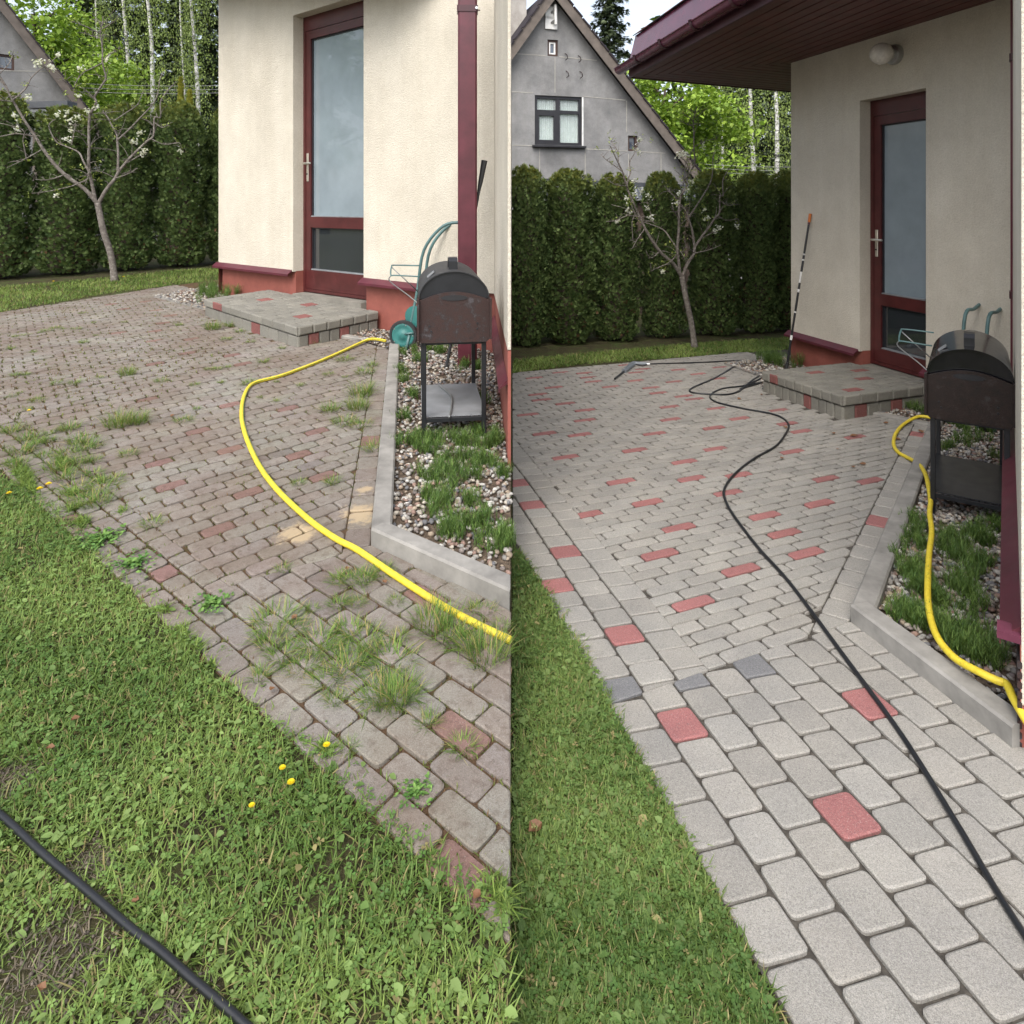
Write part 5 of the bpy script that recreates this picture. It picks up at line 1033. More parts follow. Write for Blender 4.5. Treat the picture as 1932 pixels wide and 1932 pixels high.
# ------------------------------------------------------------------ fruit trees
K = .00208; bx, bz = 795, 1925
BR = [  # points on the picture of the tree, radius start/end, depth drift
 ([(795, 1935), (770, 1750), (730, 1600), (705, 1480), (690, 1400)], 22, 19, 0, 'trunk'),
 ([(690, 1405), (620, 1310), (520, 1230), (450, 1150), (390, 1060), (340, 970), (290, 880), (240, 780), (215, 720), (190, 650), (150, 580), (110, 520), (90, 480)], 15, 3, -.25, 'limb'),
 ([(230, 740), (250, 700), (280, 650), (290, 580), (340, 510), (380, 460), (410, 410)], 6, 2, .4, 'branch'), ([(190, 650), (140, 610), (70, 560), (50, 530)], 5, 2, .1, 'branch'), ([(155, 585), (180, 500), (165, 430)], 4, 2, .3, 'branch'), ([(230, 750), (140, 740), (50, 690)], 4, 2, 0, 'branch'),
 ([(340, 970), (250, 955), (190, 970), (120, 990), (50, 995)], 6, 2, -.2, 'branch'), ([(500, 1215), (430, 1250), (370, 1250)], 5, 2, -.2, 'branch'), ([(640, 1240), (560, 1290), (440, 1325), (370, 1340)], 5, 2, -.3, 'branch'),
 ([(645, 1200), (600, 1120), (560, 1060), (470, 1020), (400, 985), (350, 880), (380, 830)], 7, 3, .35, 'branch'), ([(290, 1130), (275, 1000), (280, 930), (110, 880)], 4, 2, -.1, 'branch'), ([(380, 1050), (300, 1120), (230, 1180)], 4, 2, -.25, 'branch'),
 ([(680, 1400), (655, 1250), (645, 1170), (650, 1040), (650, 900), (660, 810)], 12, 8, -.1, 'limb'), ([(660, 815), (700, 740), (690, 700), (740, 620), (760, 570), (745, 480), (745, 380), (735, 290), (750, 220), (755, 180)], 9, 3, -.1, 'limb'),
 ([(735, 290), (690, 270), (640, 250), (600, 240)], 4, 2, -.2, 'branch'), ([(750, 260), (790, 230), (830, 200)], 4, 2, 0, 'branch'), ([(735, 320), (690, 310), (640, 290)], 4, 2, 0, 'branch'), ([(745, 470), (800, 430), (870, 415)], 4, 2, -.2, 'branch'), ([(745, 480), (700, 520), (650, 570), (620, 650), (630, 690)], 5, 2, -.3, 'branch'),
 ([(640, 965), (590, 930), (540, 905)], 4, 2, -.2, 'branch'), ([(505, 1010), (500, 930), (495, 850)], 4, 2, .2, 'branch'), ([(620, 690), (600, 640), (560, 590), (470, 550)], 4, 2, -.3, 'branch'),
 ([(695, 1405), (740, 1310), (790, 1240), (810, 1190), (860, 1120), (920, 1050), (980, 980), (1020, 940), (1025, 820), (1060, 810), (1060, 700), (1110, 620), (1160, 560)], 13, 3, .15, 'limb'),
 ([(805, 1195), (800, 1080), (785, 980), (775, 930), (730, 860), (700, 810), (670, 780)], 9, 4, .3, 'limb'), ([(785, 975), (850, 900), (930, 800), (990, 720), (1020, 640), (1030, 540), (1050, 480)], 7, 3, .2, 'branch'), ([(745, 840), (800, 770), (850, 700), (870, 590)], 5, 2, .45, 'branch'),
 ([(790, 1235), (880, 1210), (960, 1170)], 4, 2, -.2, 'branch'), ([(795, 1235), (730, 1195), (670, 1190)], 4, 2, -.15, 'branch'), ([(1025, 850), (1075, 885), (1110, 880)], 4, 2, -.1, 'branch'), ([(1010, 965), (1090, 1000), (1180, 985), (1190, 1040)], 4, 2, .05, 'branch'), ([(860, 1130), (930, 1090), (1000, 1060)], 4, 2, -.1, 'branch')]
FLW = [(790, 465), (640, 535), (500, 545), (395, 505), (300, 720), (650, 725), (700, 765), (640, 800), (510, 815), (445, 785), (390, 805), (570, 875), (480, 910), (480, 975), (225, 840), (245, 935), (920, 920), (900, 985), (980, 1050), (1185, 1040), (140, 1000), (490, 1350), (415, 405), (960, 1080), (480, 545), (370, 480)]
BUD = [(160, 430), (80, 395), (735, 580), (820, 590), (780, 650), (845, 655), (1030, 610), (960, 680), (1080, 680), (250, 880), (330, 845), (290, 775), (720, 980), (780, 840), (1165, 970), (500, 1290), (540, 1285), (425, 1310), (355, 1355), (595, 1290), (805, 1240), (490, 1330), (320, 1130), (290, 1010), (375, 370), (495, 410), (580, 710), (600, 620), (930, 570), (1110, 880), (700, 1210), (630, 690), (110, 520), (50, 690), (870, 415), (830, 200), (600, 240), (640, 290), (1160, 560), (1050, 480), (870, 590), (190, 440), (280, 640), (230, 700), (640, 720), (700, 770), (460, 790), (920, 900), (1190, 1020)]
def fp(x, z, y=0): return Vector(((x - bx) * K, y, (bz - z) * K))
pieces = []; tips = {}
allpts = []
for pts, r0, r1, dep, kind in BR:
    n = len(pts); P = []
    for i, (x, z) in enumerate(pts):
        f = i / (n - 1); base_ = 0
        if kind == 'branch' and allpts:
            x0, z0 = pts[0]; base_ = min(allpts, key=lambda a: (a[0] - x0) ** 2 + (a[1] - z0) ** 2)[2]
        elif kind == 'limb' and allpts:
            x0, z0 = pts[0]; base_ = min(allpts, key=lambda a: (a[0] - x0) ** 2 + (a[1] - z0) ** 2)[2]
        P.append(fp(x, z, base_ + dep * f + (random.uniform(-.015, .015) if 0 < i else 0)))
    for (x, z), p in zip(pts, P): allpts.append((x, z, p.y))
    c = curve(P, 4); rs = [(r0 + (r1 - r0) * (i / (len(c) - 1)) ** .8) * K * 1.0 for i in range(len(c))]
    if kind == 'trunk': rs[0] *= 1.35; rs[1] *= 1.15
    m = MB(); m.tube(c, rs, 10 if r0 > 8 else 6)
    if kind == 'branch':                          # side twigs
        for _ in range(9):
            i = random.randrange(2, len(c)); v = Vector((random.uniform(-1, 1), random.uniform(-.8, .8), random.uniform(-.2, 1))).normalized() * random.uniform(.05, .14); m.tube([c[i], c[i] + v * .5 + Vector((0, 0, .01)), c[i] + v], [.0035, .003, .002], 4)
    elif kind == 'limb':
        for _ in range(16):
            i = random.randrange(4, len(c)); v = Vector((random.uniform(-1, 1), random.uniform(-.9, .6), random.uniform(-.2, 1))).normalized() * random.uniform(.08, .3)
            c2 = curve([c[i], c[i] + v * .5 + Vector((random.uniform(-.02, .02), 0, .02)), c[i] + v], 3); m.tube(c2, [.006 - .004 * k_ / (len(c2) - 1) for k_ in range(len(c2))], 5)
            if random.random() < .5: BUD.append((bx + (c[i] + v).x / K, bz - (c[i] + v).z / K))
    pieces.append((kind, m.mesh(kind, M_['bark_fruit'], True)))
def depth_at(x, z): return min(allpts, key=lambda a: (a[0] - x) ** 2 + (a[1] - z) ** 2)[2]
P, N_ = [], 0
pet = np.array([(0, 0, 0), (-.4, .6, .15), (0, 1, .2), (.4, .6, .15)]); pet_f = np.array([(0, 1, 3), (1, 2, 3)])
for x, z in FLW:
    y = depth_at(x, z)
    for _ in range(13):
        c = fp(x, z, y) + Vector((random.gauss(0, .02), random.gauss(0, .022), random.gauss(0, .022))); P.append(c)
P = np.repeat(np.array([tuple(p) for p in P]), 5, axis=0); n = len(P); yw = np.tile(np.arange(5) * 1.2566, n // 5); base_r = np.repeat(U(n // 5, -.9, .9), 5); br2 = np.repeat(U(n // 5, -1.2, .4), 5)
V, F, T = scatter(pet, pet_f, P, rotm(0 * base_r, br2, base_r) @ rotm(yw, 0 * yw + .3, 0 * yw), U(n, .018, .025), tints(n, (.78, .78, .74), (.85, .85, .82), .04)); FL = np_mesh('blossom', V, F, M_['petal'], T)
P = []
for x, z in BUD:
    y = depth_at(x, z)
    for _ in range(9): P.append(tuple(fp(x, z, y) + Vector((random.gauss(0, .018), random.gauss(0, .022), random.gauss(0, .022)))))
for x, z in FLW:
    for _ in range(5): P.append(tuple(fp(x, z, depth_at(x, z)) + Vector((random.gauss(0, .04), random.gauss(0, .04), random.gauss(0, .04)))))
n = len(P); V, F, T = scatter(LEAF, LEAF_F, np.array(P), rotm(U(n, 0, 6.28), U(n, -.2, 1.3), U(n, -.5, .5)), U(n, .022, .042), tints(n, (.16, .22, .04), (.34, .4, .1), .15)); LV = np_mesh('young_leaves', V, F, M_['leaf'], T)
def fruit(g0, rz, sc, label):
    g = empty('fruit_tree', g0, rz, label=label, cat='tree', group='young fruit trees'); g.scale = (sc,) * 3
    for kind, me in pieces: link(bpy.data.objects.new(kind, me), g)
    link(bpy.data.objects.new('blossom', FL), g); link(bpy.data.objects.new('young_leaves', LV), g)
fruit(G(217, 531, 'L'), R(12), 1.02, 'young fruit tree with white blossom in front of the left hedge')
fruit(G(1311, 657, 'R'), R(14), .89, 'young fruit tree with white blossom in front of the right hedge')
# ------------------------------------------------------------------ trees behind
def leaf_crown(nm, n, fn, size, a, b, mat='leaf', seed=1, drop=0):
    P, c = fn(n); n = len(P); V, F, T = scatter(LEAF, LEAF_F, P, rotm(U(n, 0, 6.28), U(n, -1.4, .5) - drop, U(n, -.6, .6)), U(n, size * .6, size * 1.3)[:, None] * np.stack([U(n, .9, 1.4), np.ones(n), np.ones(n)], 1), tints(n, a, b, .25) * c); return np_mesh(nm, V, F, M_[mat], T)
def clumps(rx, rz, zc, k, cr, per):
    def f(n):
        d = rng.normal(0, 1, (k, 3)); d /= np.linalg.norm(d, axis=1)[:, None]; C = d * (rng.random((k, 1)) ** .45) * np.array([rx, rx, rz]) + np.array([0, 0, zc]); i = rng.integers(0, k, n); o_ = rng.normal(0, 1, (n, 3)) * cr * np.array([1, 1, .6])
        return C[i] + o_, np.ones((n, 1))
    return f
def limbs(h, r, n, spread, mat, z0=.35, wob=.1):
    m = MB(); t = [Vector((math.sin(i * 1.3) * wob * i / 6, math.cos(i * 1.7) * wob * i / 6, h * i / 8)) for i in range(9)]; m.tube(t, [r * (1 - .8 * i / 8) for i in range(9)], 9)
    for k_ in range(n):
        z = h * (z0 + (1 - z0) * k_ / n); a = k_ * 2.4; b_ = Vector((0, 0, z)); e = Vector((math.cos(a), math.sin(a), 0)) * spread * (1.1 - .7 * k_ / n); m.tube(curve([b_, b_ + e * .5 + Vector((0, 0, spread * .3)), b_ + e + Vector((0, 0, spread * .5))], 3), [r * .3, r * .27, r * .24, r * .2, r * .15, r * .1, r * .05], 5)
    return m.mesh('trunk', M_[mat], True)
MAP = (leaf_crown('crown', 15000, clumps(2.5, 2.7, 4.6, 90, .3, 0), .15, (.14, .24, .03), (.3, .42, .06)), limbs(6.5, .17, 9, 1.8, 'bark_dark'))
def weep(n):
    k = 190; z = rng.random(k) * 8.5 + 2.6; a = rng.random(k) * 6.283; r = rng.random(k) * (1.9 - .12 * z).clip(.3, 2); i = rng.integers(0, k, n); t = rng.random(n) * 1.5
    return np.stack([np.cos(a[i]) * r[i] + rng.normal(0, .22, n), np.sin(a[i]) * r[i] + rng.normal(0, .22, n), z[i] - t + rng.normal(0, .08, n)], 1), np.ones((n, 1))
BIR = leaf_crown('crown', 4600, weep, .085, (.14, .2, .05), (.27, .34, .1), drop=.5)
def birch_trunk(lean):
    m = MB(); m.tube([Vector((lean * (i / 9) + .12 * math.sin(i * .9 + lean * 3), .05 * math.sin(i * 1.4), 12 * i / 9)) for i in range(10)], [.135 * (1 - .75 * i / 9) for i in range(10)], 10); return m.mesh('trunk', M_['bark_birch'], True)
BT = [birch_trunk(x) for x in (-.9, -.5, .1)]
def spruce_mesh(n=11000, H=13):
    z = rng.random(n) ** 1.15; a0 = rng.integers(0, 150, n); ba = (a0 * 2.399) % 6.283; bz_ = (a0 / 150); t = rng.random(n) ** .8
    L = 2.3 * (1 - bz_) + .25; x = np.cos(ba) * L * t; y = np.sin(ba) * L * t; zz2 = .8 + bz_ * (H - 1) - .35 * L * t + .12 * L * t * t - rng.random(n) * .35 * (1 - t * .5)
    P = np.stack([x + rng.normal(0, .1, n), y + rng.normal(0, .1, n), zz2], 1); V, F, T = scatter(SPR, SPR_F, P, rotm(ba - np.pi / 2 + rng.normal(0, .6, n), U(n, -2.6, -1.2), rng.normal(0, .4, n)), U(n, .16, .34), tints(n, (.02, .035, .016), (.075, .1, .042), .2)); return np_mesh('crown', V, F, M_['needle'], T)
SPU = [spruce_mesh(), spruce_mesh()]; SPT = limbs(12.6, .16, 0, 1, 'bark_dark', wob=.02)
def tree(nm, x, Y_, s, parts, sc, label, group, cat='tree', rz=None, dz=0):
    zb = gzs(s, 13); g = empty(nm, (x, Y_, zb + dz), random.uniform(0, 6.28) if rz is None else rz, label=label, cat=cat, group=group); g.scale = (sc,) * 3 if not isinstance(sc, tuple) else sc
    for n2_, me in parts: link(bpy.data.objects.new(n2_, me), g)
X = lambda px, Y_: (px - 966) / FOC * Y_
tree('maple_tree', X(70, 20), 20, 'L', (('crown', MAP[0]), ('trunk', MAP[1])), 1.0, 'bright yellow green maple beside the far left gable', 'bright green maples', rz=1)
tree('maple_tree', X(175, 24), 24, 'L', (('crown', MAP[0]), ('trunk', MAP[1])), (.7, .7, .85), 'smaller green maple behind the left fruit tree', 'bright green maples', rz=3)
tree('maple_tree', X(1255, 22), 22, 'R', (('crown', MAP[0]), ('trunk', MAP[1])), (1.0, 1, .9), 'bright green maple right of the grey gable house', 'bright green maples', rz=2)
tree('maple_tree', -16.5, 8.5, 'L', (('crown', MAP[0]), ('trunk', MAP[1])), (1.3, 1.3, 1.1), 'maple left of the frame, mirrored in the left door glass', 'bright green maples', rz=4)
for i, (px, Y_, ln, lb) in enumerate([(250, 25, 1, 'white birch trunk directly above the left hedge middle'), (302, 24, 0, 'leaning white birch between the middle birch and golden thujas'), (378, 25, 1, 'white birch beside the cream house corner at left'), (352, 30, 1, 'thin distant birch behind the two golden thujas'), (193, 29, 1, 'greyish thin birch left of the white birches')]):
    tree('birch_tree', X(px, Y_), Y_, 'L', (('trunk', BT[ln]), ('crown', BIR)), (.8 if i < 3 else .55, .8 if i < 3 else .55, 1), lb, 'birches behind the left hedge', rz=0)
for i, (px, Y_, ln, lb) in enumerate([(1418, 26, 2, 'white birch right of the bright maple, behind right hedge'), (1478, 25, 0, 'white birch next to the cream house corner at right'), (1365, 30, 1, 'thin greyish birch just right of the bright maple')]):
    tree('birch_tree', X(px, Y_), Y_, 'R', (('trunk', BT[ln]), ('crown', BIR)), (.8 if i < 2 else .55, .8 if i < 2 else .55, 1), lb, 'birches behind the right hedge', rz=0)
for i, (px, Y_, sc, lb) in enumerate([(165, 33, 1.2, 'dark spruce behind the smaller maple at left'), (215, 31, 1.25, 'dark spruce left of the white birch trunks'), (275, 34, 1.3, 'dark spruce between the two leaning birches'), (335, 33, 1.25, 'dark spruce behind the golden thujas'), (395, 36, 1.3, 'dark spruce at the cream house corner, left half')]):
    tree('spruce_tree', X(px, Y_), Y_, 'L', (('crown', SPU[i % 2]), ('trunk', SPT)), (1.0, 1.0, sc), lb, 'dark spruces behind the left hedge')
for i, (px, Y_, sc, lb) in enumerate([(1150, 27, 1.0, 'tall spruce against the sky right of the grey gable'), (1345, 35, 1.0, 'dark spruce behind the bright maple at right'), (1395, 33, 1.05, 'dark spruce between right maple and birch'), (1450, 34, 1.1, 'dark spruce between the two right birches'), (1510, 35, 1.1, 'dark spruce behind the right house corner')]):
    tree('spruce_tree', X(px, Y_), Y_, 'R', (('crown', SPU[i % 2]), ('trunk', SPT)), (.85 if i else .75, .85 if i else .75, sc), lb, 'dark spruces behind the right hedge')
for px, h_, lb in ((341, 4.15, 'left one of two slim golden thujas above the hedge'), (358, 3.9, 'right one of two slim golden thujas above the hedge')):
    g = empty('golden_thuja', (X(px, 14.2), 14.2, gzs('L', 13)), label=lb, cat='shrub', group='golden thujas behind the left hedge')
    n = 2600; z = rng.random(n); a = U(n, 0, 6.28); r_ = .17 * (1 - z) ** .7 * (1 - .3 * rng.random(n)) + .01; V, F, T = scatter(SPR, SPR_F, np.stack([np.cos(a) * r_, np.sin(a) * r_, z * (h_ - .6)], 1), rotm(a - 1.57 + rng.normal(0, .6, n), U(n, -.6, 0), U(n, -.4, .4)), U(n, .05, .08), tints(n, (.14, .16, .02), (.32, .31, .04), .2)); link(bpy.data.objects.new('foliage', np_mesh('foliage', V, F, M_['thuja'], T)), g)
    o = link(bpy.data.objects.new('trunk', TRK), g); o.scale = (.5, .5, 1.6)
# far wood: one dense mass that closes the view
def wood(s, x0, x1, label):
    n = 13000; x = U(n, x0, x1); y = U(n, 38, 46); hh = 9 + 2.5 * np.sin(x * .9) + 1.5 * np.sin(x * 2.3 + 1); z = rng.random(n) ** .8 * hh + gzs(s, 13); P = np.stack([x, y, z], 1)
    V, F, T = scatter(LEAF, LEAF_F, P, rotm(U(n, 0, 6.28), U(n, -1.3, .5), U(n, -.5, .5)), U(n, .35, .75), tints(n, (.02, .04, .015), (.11, .16, .04), .3)); o = link(bpy.data.objects.new('far_wood', np_mesh('far_wood', V, F, M_['leaf'], T))); tag(o, label, 'wood', kind='stuff')
wood('L', -36, -12, 'far dark wood behind the trees above the left hedge'); wood('R', -2, 24, 'far dark wood behind the trees above the right hedge')
# cables
for i, z1y in enumerate((577, 606, 633)):
    y = z1y * .275; a, b = at(150, y - 1, 17), at(480, y + 1 - i, 17); m = MB(); m.tube([(b - a) * t + Vector((0, 0, -.05 * math.sin(math.pi * t))) for t in np.linspace(0, 1, 10)], .0055, 5); o = m.build('overhead_cable', M_['cable'], smooth=True); o.location = a; tag(o, ['top', 'middle', 'lowest'][i] + ' of three thin cables in front of the left birches', 'cable', 'overhead cables')
for i, y in enumerate((313, 320, 327)):
    a, b = at(1330, y - 3, 17), at(1560, y + 1, 17); m = MB(); m.tube([(b - a) * t + Vector((0, 0, -.04 * math.sin(math.pi * t))) for t in np.linspace(0, 1, 10)], .0055, 5); o = m.build('overhead_cable', M_['cable'], smooth=True); o.location = a; tag(o, ['top', 'middle', 'lowest'][i] + ' of three thin cables in front of the right birches', 'cable', 'overhead cables')
# ------------------------------------------------------------------ grey gable houses
def win(root, org, d, n, sa, sb, za, zb, style):
    """window in a facade opening"""
    P = lambda s_, z, i=0: org + d * s_ + n * i + Vector((0, 0, z - org.z))
    M3 = Matrix((d, n, Vector((0, 0, 1)))).transposed()
    def bar(m, a0, z0, a1, z1, th, i): m.box((P(a0, z0, i) + P(a1, z1, i)) / 2, (abs(a1 - a0), th, abs(z1 - z0)), M3)
    fw = .06 if style == 'big' else .045; fm = {'big': 'dark_frame', 'small': 'brown_frame', 'white': 'brown_frame'}[style]
    m = MB(); bar(m, sa, za, sa + fw, zb, .07, -.07); bar(m, sb - fw, za, sb, zb, .07, -.07); bar(m, sa + fw, za, sb - fw, za + fw, .07, -.07); bar(m, sa + fw, zb - fw, sb - fw, zb, .07, -.07); w_ = m.build('window', M_[fm], root)
    if style == 'big':
        sm_ = (sa + sb) / 2; zt_ = za + (zb - za) * .68
        m = MB(); bar(m, sm_ - .04, za + fw, sm_ + .04, zb - fw, .06, -.07); m.build('mullion', M_[fm], w_)
        m = MB(); bar(m, sa + fw, zt_ - .035, sm_ - .04, zt_ + .035, .06, -.07); bar(m, sm_ + .04, zt_ - .035, sb - fw, zt_ + .035, .06, -.07); m.build('transom', M_[fm], w_)
        m = MB(); 
        for q_ in ((sa + fw, za + fw, sa + fw + .05, zt_ - .035), (sm_ - .09, za + fw, sm_ - .04, zt_ - .035), (sa + fw + .05, za + fw, sm_ - .09, za + fw + .05), (sa + fw + .05, zt_ - .085, sm_ - .09, zt_ - .035)): bar(m, *q_, .05, -.065)
        m.build('casement', M_[fm], w_)
        for a0, a1 in ((sa + fw, sm_ - .04), (sm_ + .04, sb - fw)):
            for z0, z1 in ((za + fw, zt_ - .035), (zt_ + .035, zb - fw)):
                m = MB(); bar(m, a0 - .005, z0 - .005, a1 + .005, z1 + .005, .008, -.085); m.build('pane', M_['glass_clear'], w_)
        for a0, a1 in ((sa + fw, sm_ - .1), (sm_ + .12, sb - fw - .0)):
            m = MB(); k_ = 50; vs = []
            for i in range(k_ + 1):
                s_ = a0 - .02 + (a1 - a0 + .06) * i / k_; dp = -.17 + .022 * math.sin(i * 1.25) + .01 * math.sin(i * .57); vs += [P(s_, za + .06, dp), P(s_, zb - .05, dp * .97)]
            m.add(vs, [(2 * i, 2 * i + 1, 2 * i + 3, 2 * i + 2) for i in range(k_)]); m.build('curtain', M_['curtain'], w_, smooth=True)
        m = MB(); bar(m, sa - .06, za - .05, sb + .06, za - .012, .16, .02); m.build('sill', M_['dark_frame'], w_)
        m = MB(); bar(m, sb + .002, za, sb + .03, zb, .01, .004); m.build('white_seal', M_['white_paint'], w_)
    else:
        m = MB(); bar(m, sa + fw, za + fw, sb - fw, zb - fw, .01, -.08); m.build('pane', M_['glass_small'], w_)
        if style == 'white':
            m = MB(); b_ = .03
            for q_ in ((sa + fw, za + fw, sa + fw + b_, zb - fw), (sb - fw - b_, za + fw, sb - fw, zb - fw), (sa + fw + b_, zb - fw - b_, sb - fw - b_, zb - fw), (sa + fw + b_, za + fw, sb - fw - b_, za + fw + b_)): bar(m, *q_, .04, -.065)
            m.build('casement', M_['white_paint'], w_)
    m = MB(); bar(m, sa - .3, za - .3, sb + .3, zb + .3, .01, -.32); m.build('dark_backing', M_['near_black'], w_)  # near-black sheet stands in for the unlit room behind the glass
def gable(s, org, ang, apex_s, apex_z, sl, sr, base_z, holes, styles, label, score, depth=7):
    d = adir(ang); n = Vector((d.y, -d.x, 0)); n = n if n.y < 0 else -n; org = Vector((org.x, org.y, base_z))
    root = empty('grey_house', (0, 0, 0), label=label, cat='house', group='grey gable houses')
    s0, s1 = apex_s - (apex_z - base_z) / sl, apex_s + (apex_z - base_z) / sr
    top = lambda x: apex_z - (apex_s - x) * sl if x < apex_s else apex_z - (x - apex_s) * sr
    lo, hi = max(s0, apex_s - 6), s1
    m = MB(); wall_holes(m, org, d, n, lo, hi - .001, base_z, top, holes, .1, cuts=(apex_s,)); 
    for x in (lo, hi): m.quad(org + d * x, org + d * x - n * depth, org + d * x - n * depth + u * (max(top(x), base_z + .01) - base_z), org + d * x + u * (max(top(x), base_z + .01) - base_z))
    m.build('wall', M_['stucco_grey'], root, fix=False)
    for h_, st in zip(holes, styles): win(root, org, d, n, *h_, st)
    # roof slopes with verge boards
    for sg, slp, end in ((-1, sl, lo - .35), (1, sr, hi + .3)):
        a = org + d * apex_s + u * (apex_z - base_z + .06); zE = apex_z - abs(end - apex_s) * slp; b = org + d * end + u * (zE - base_z + .06)
        m = MB(); th = u * .12; o_ = n * .22; i_ = -n * depth
        vs = [a + o_, b + o_, b + i_, a + i_]; m.add(vs + [v + th for v in vs], [(0, 1, 2, 3), (7, 6, 5, 4), (0, 4, 5, 1), (1, 5, 6, 2), (2, 6, 7, 3), (3, 7, 4, 0)]); rf_ = m.build('roof', M_['shingle_dark'], root)
        m = MB(); m.beam(a + n * .235 - u * .02, b + n * .235 - u * .02, .03, .2, up=u); m.build('verge_board', M_['weather_wood'], rf_)
        k_ = int((b - a).length / .3)
        for i in range(k_):
            p = a + (b - a) * ((i + .5) / k_) + o_ + u * .13; m = MB(); m.beam(p - (b - a).normalized() * .14, p + (b - a).normalized() * .15 + u * .02, .12, .03); m.build('verge_tile', M_['shingle_dark'], rf_)
    for (xa, za, xb, zb_) in score:
        m = MB(); p, q_ = org + d * xa + n * .003 + u * (za - base_z), org + d * xb + n * .003 + u * (zb_ - base_z); m.beam(p, q_, .018, .006, up=n); m.build('score_line', M_['mortar'], root)
    return root, org, d, n
# right: facade plane from a point 14 m away
o0 = Vector((0, 14.0, 0)); dA_ = adir(74)
def fs(px): r = (px - 966) / FOC; return r * 14.0 / (dA_.x - r * dA_.y)
def fz(px, py): Yp = 14.0 + fs(px) * dA_.y; return EYE + (HOR - py) / FOC * Yp
ap_s, ap_z = fs(1040), fz(1040, -8); rs_ = (ap_z - fz(1314, 347)) / (fs(1314) - ap_s); ls_ = (ap_z - fz(974, 85)) / (ap_s - fs(974))
H1 = (fs(1009), fs(1098), fz(1050, 274), fz(1050, 181)); H2 = (fs(1033), fs(1053), fz(1043, 106), fz(1043, 75)); H3 = (fs(1185), fs(1203), fz(1194, 285), fz(1194, 256))
sc_ = [(fs(966) - 1, fz(966, 101), fs(1030), fz(1030, 105)), (fs(1055), fz(1055, 107), fs(1126), fz(1126, 114)), (fs(966) - 1, fz(966, 173), fs(1006), fz(1006, 175)), (fs(1100), fz(1100, 182), fs(1180), fz(1180, 189)), (fs(966) - 1, fz(966, 274), fs(1006), fz(1006, 275)), (fs(1104), fz(1104, 281), fs(1184), fz(1184, 285)), (fs(1206), fz(1206, 286), fs(1255), fz(1255, 289)), (fs(1047), fz(1047, 108), fs(1047), fz(1047, 175)), (fs(1018), fz(1018, 280), fs(1018), fz(1018, 335)), (fs(1104), fz(1104, 282), fs(1104), fz(1104, 335)), (fs(1182), fz(1182, 190), fs(1182), fz(1182, 250)), (fs(1186), fz(1186, 290), fs(1186), fz(1186, 340)), (fs(1247), fz(1247, 290), fs(1247), fz(1247, 340))]
gr, o2, d2, n2_ = gable('R', o0, 74, ap_s, ap_z, ls_, rs_, gzs('R', 13) + .01, [H1, H2, H3], ['big', 'white', 'small'], 'grey plastered gable house with curtained window behind the right hedge', sc_)
PF = lambda px, py, i=0: o2 + d2 * fs(px) + n2_ * i + u * (fz(px, py) - o2.z)
m = MB(); m.tube([PF(1044, 12, .12), PF(1045, 49, .12)], .03, 8); m.build('vent_pipe', M_['white_paint'], gr, smooth=40)
for py in (25, 44):
    m = MB(); m.box(PF(1039, py, .03), (.26, .03, .26), Matrix((d2, n2_, u)).transposed()); m.build('wall_plate', M_['white_paint'], gr); m = MB(); m.tube([PF(1039, py, .04), PF(1044, py - 3, .12)], .025, 6); m.build('elbow_pipe', M_['steel'], gr)
for px, py in ((1066, 105), (1091, 109), (1068, 138), (1094, 139)):
    m = MB(); m.tube(curve([PF(px, py - 4, 0), PF(px, py, .1), PF(px + 2, py + 6, .09), PF(px, py + 9, .03)], 3), .009, 5); m.build('wall_hook', M_['rusty'], gr)
m = MB(); m.box(PF(985, 15, -1.2), (.75, .6, 2.6), Matrix((d2, n2_, u)).transposed()); m.build('chimney', M_['stucco_chim'], gr)
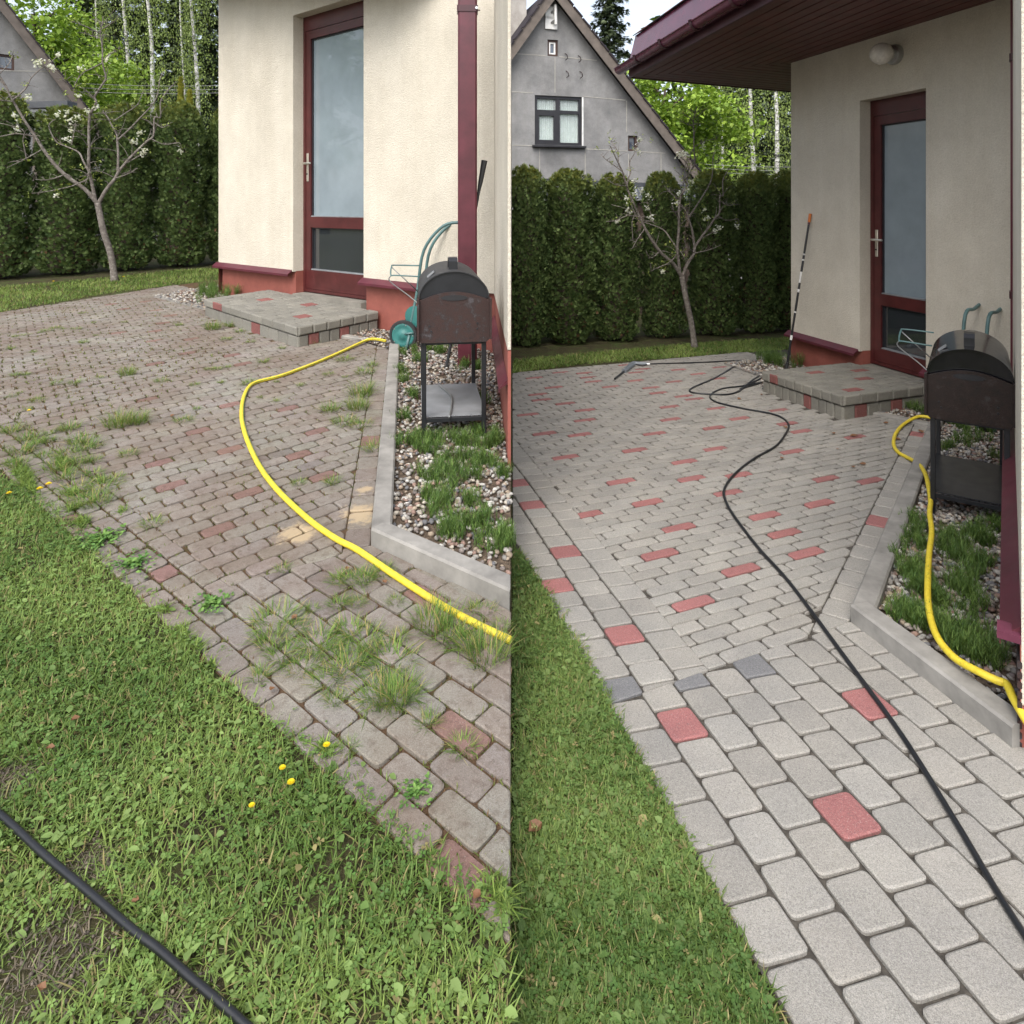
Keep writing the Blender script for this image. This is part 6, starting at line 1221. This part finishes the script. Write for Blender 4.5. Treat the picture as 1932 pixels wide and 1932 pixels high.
# lean-to roof between house and hedge, right
a, b = at(1010, 336, 12.6), at(1335, 350, 13.6); sh = empty('shed', (a.x, a.y, gzs('R', 13)), label='low shed with ribbed grey roof edge between right hedge and grey house', cat='shed'); sh.location = (0, 0, 0)
m = MB(); m.beam(Vector((a.x, a.y, a.z - .05)), Vector((b.x, b.y, b.z - .05)), .06, .1); m.build('fascia', M_['sheet_grey'], sh)
m = MB(); m.quad(a - u * .1 + Vector((0, -.25, -.22)), b - u * .1 + Vector((0, -.25, -.22)), b - u * .06, a - u * .06); rr_ = m.build('roof', M_['sheet_grey'], sh, fix=False)
for i in range(26):
    t = i / 25; p = a + (b - a) * t; m = MB(); m.beam(p + Vector((0, -.02, -.09)), p + Vector((0, -.26, -.31)), .03, .03); m.build('roof_rib', M_['shelf_grey'], rr_)
m = MB(); zb_ = gzs('R', 13); m.prism(ccw([(a.x, a.y - .1), (b.x, b.y - .1), (b.x, b.y + .1), (a.x, a.y + .1)]), zb_, min(a.z, b.z) - .3); m.build('wall', M_['bark_dark'], sh)
# left: the right slope of another gable at the frame edge
oL = Vector((X(0, 15), 15.0, 0)); dL_ = adir(50)
def ls2(px): r = (px - 966) / FOC; return (r * 15.0 - oL.x) / (dL_.x - r * dL_.y)
def lz2(px, py): Yp = 15.0 + ls2(px) * dL_.y; return EYE + (HOR - py) / FOC * Yp
sR = (lz2(14, 32) - lz2(135, 187)) / (ls2(135) - ls2(14)); aS = ls2(-30); aZ = lz2(14, 32) + (ls2(14) - aS) * sR
gable('L', oL, 50, aS, aZ, 1.0, sR, gzs('L', 13) + .01, [(ls2(-5), ls2(27), lz2(14, 132), lz2(14, 103))], ['small'], 'grey gable house cut by the left frame edge behind the hedge', [(ls2(-30), lz2(-30, 133), ls2(100), lz2(100, 135))], depth=5)
a, b = at(88, 194, 13.2), at(112, 192, 13.2); 
m = MB(); m.beam(a - u * .06 - Vector((.3, 0, 0)), b - u * .06 + Vector((.25, 0, 0)), .3, .12); sl_ = empty('shed', (0, 0, 0), label='dark shed roof edge showing in a gap of the left hedge', cat='shed'); m.build('roof', M_['sheet_grey'], sl_)
m = MB(); m.box(Vector(((a.x + b.x) / 2, a.y + .2, (a.z + gzs('L', 13)) / 2 - .1)), (1.0, .1, a.z - gzs('L', 13) - .2)); m.build('wall', M_['weather_wood'], sl_)
for i in range(5):
    m = MB(); m.beam(a - u * (.17 + .09 * i) - Vector((.3, .1, 0)), b - u * (.17 + .09 * i) + Vector((.2, -.1, 0)), .03, .05); m.build('slat', M_['shelf_grey'], sl_)
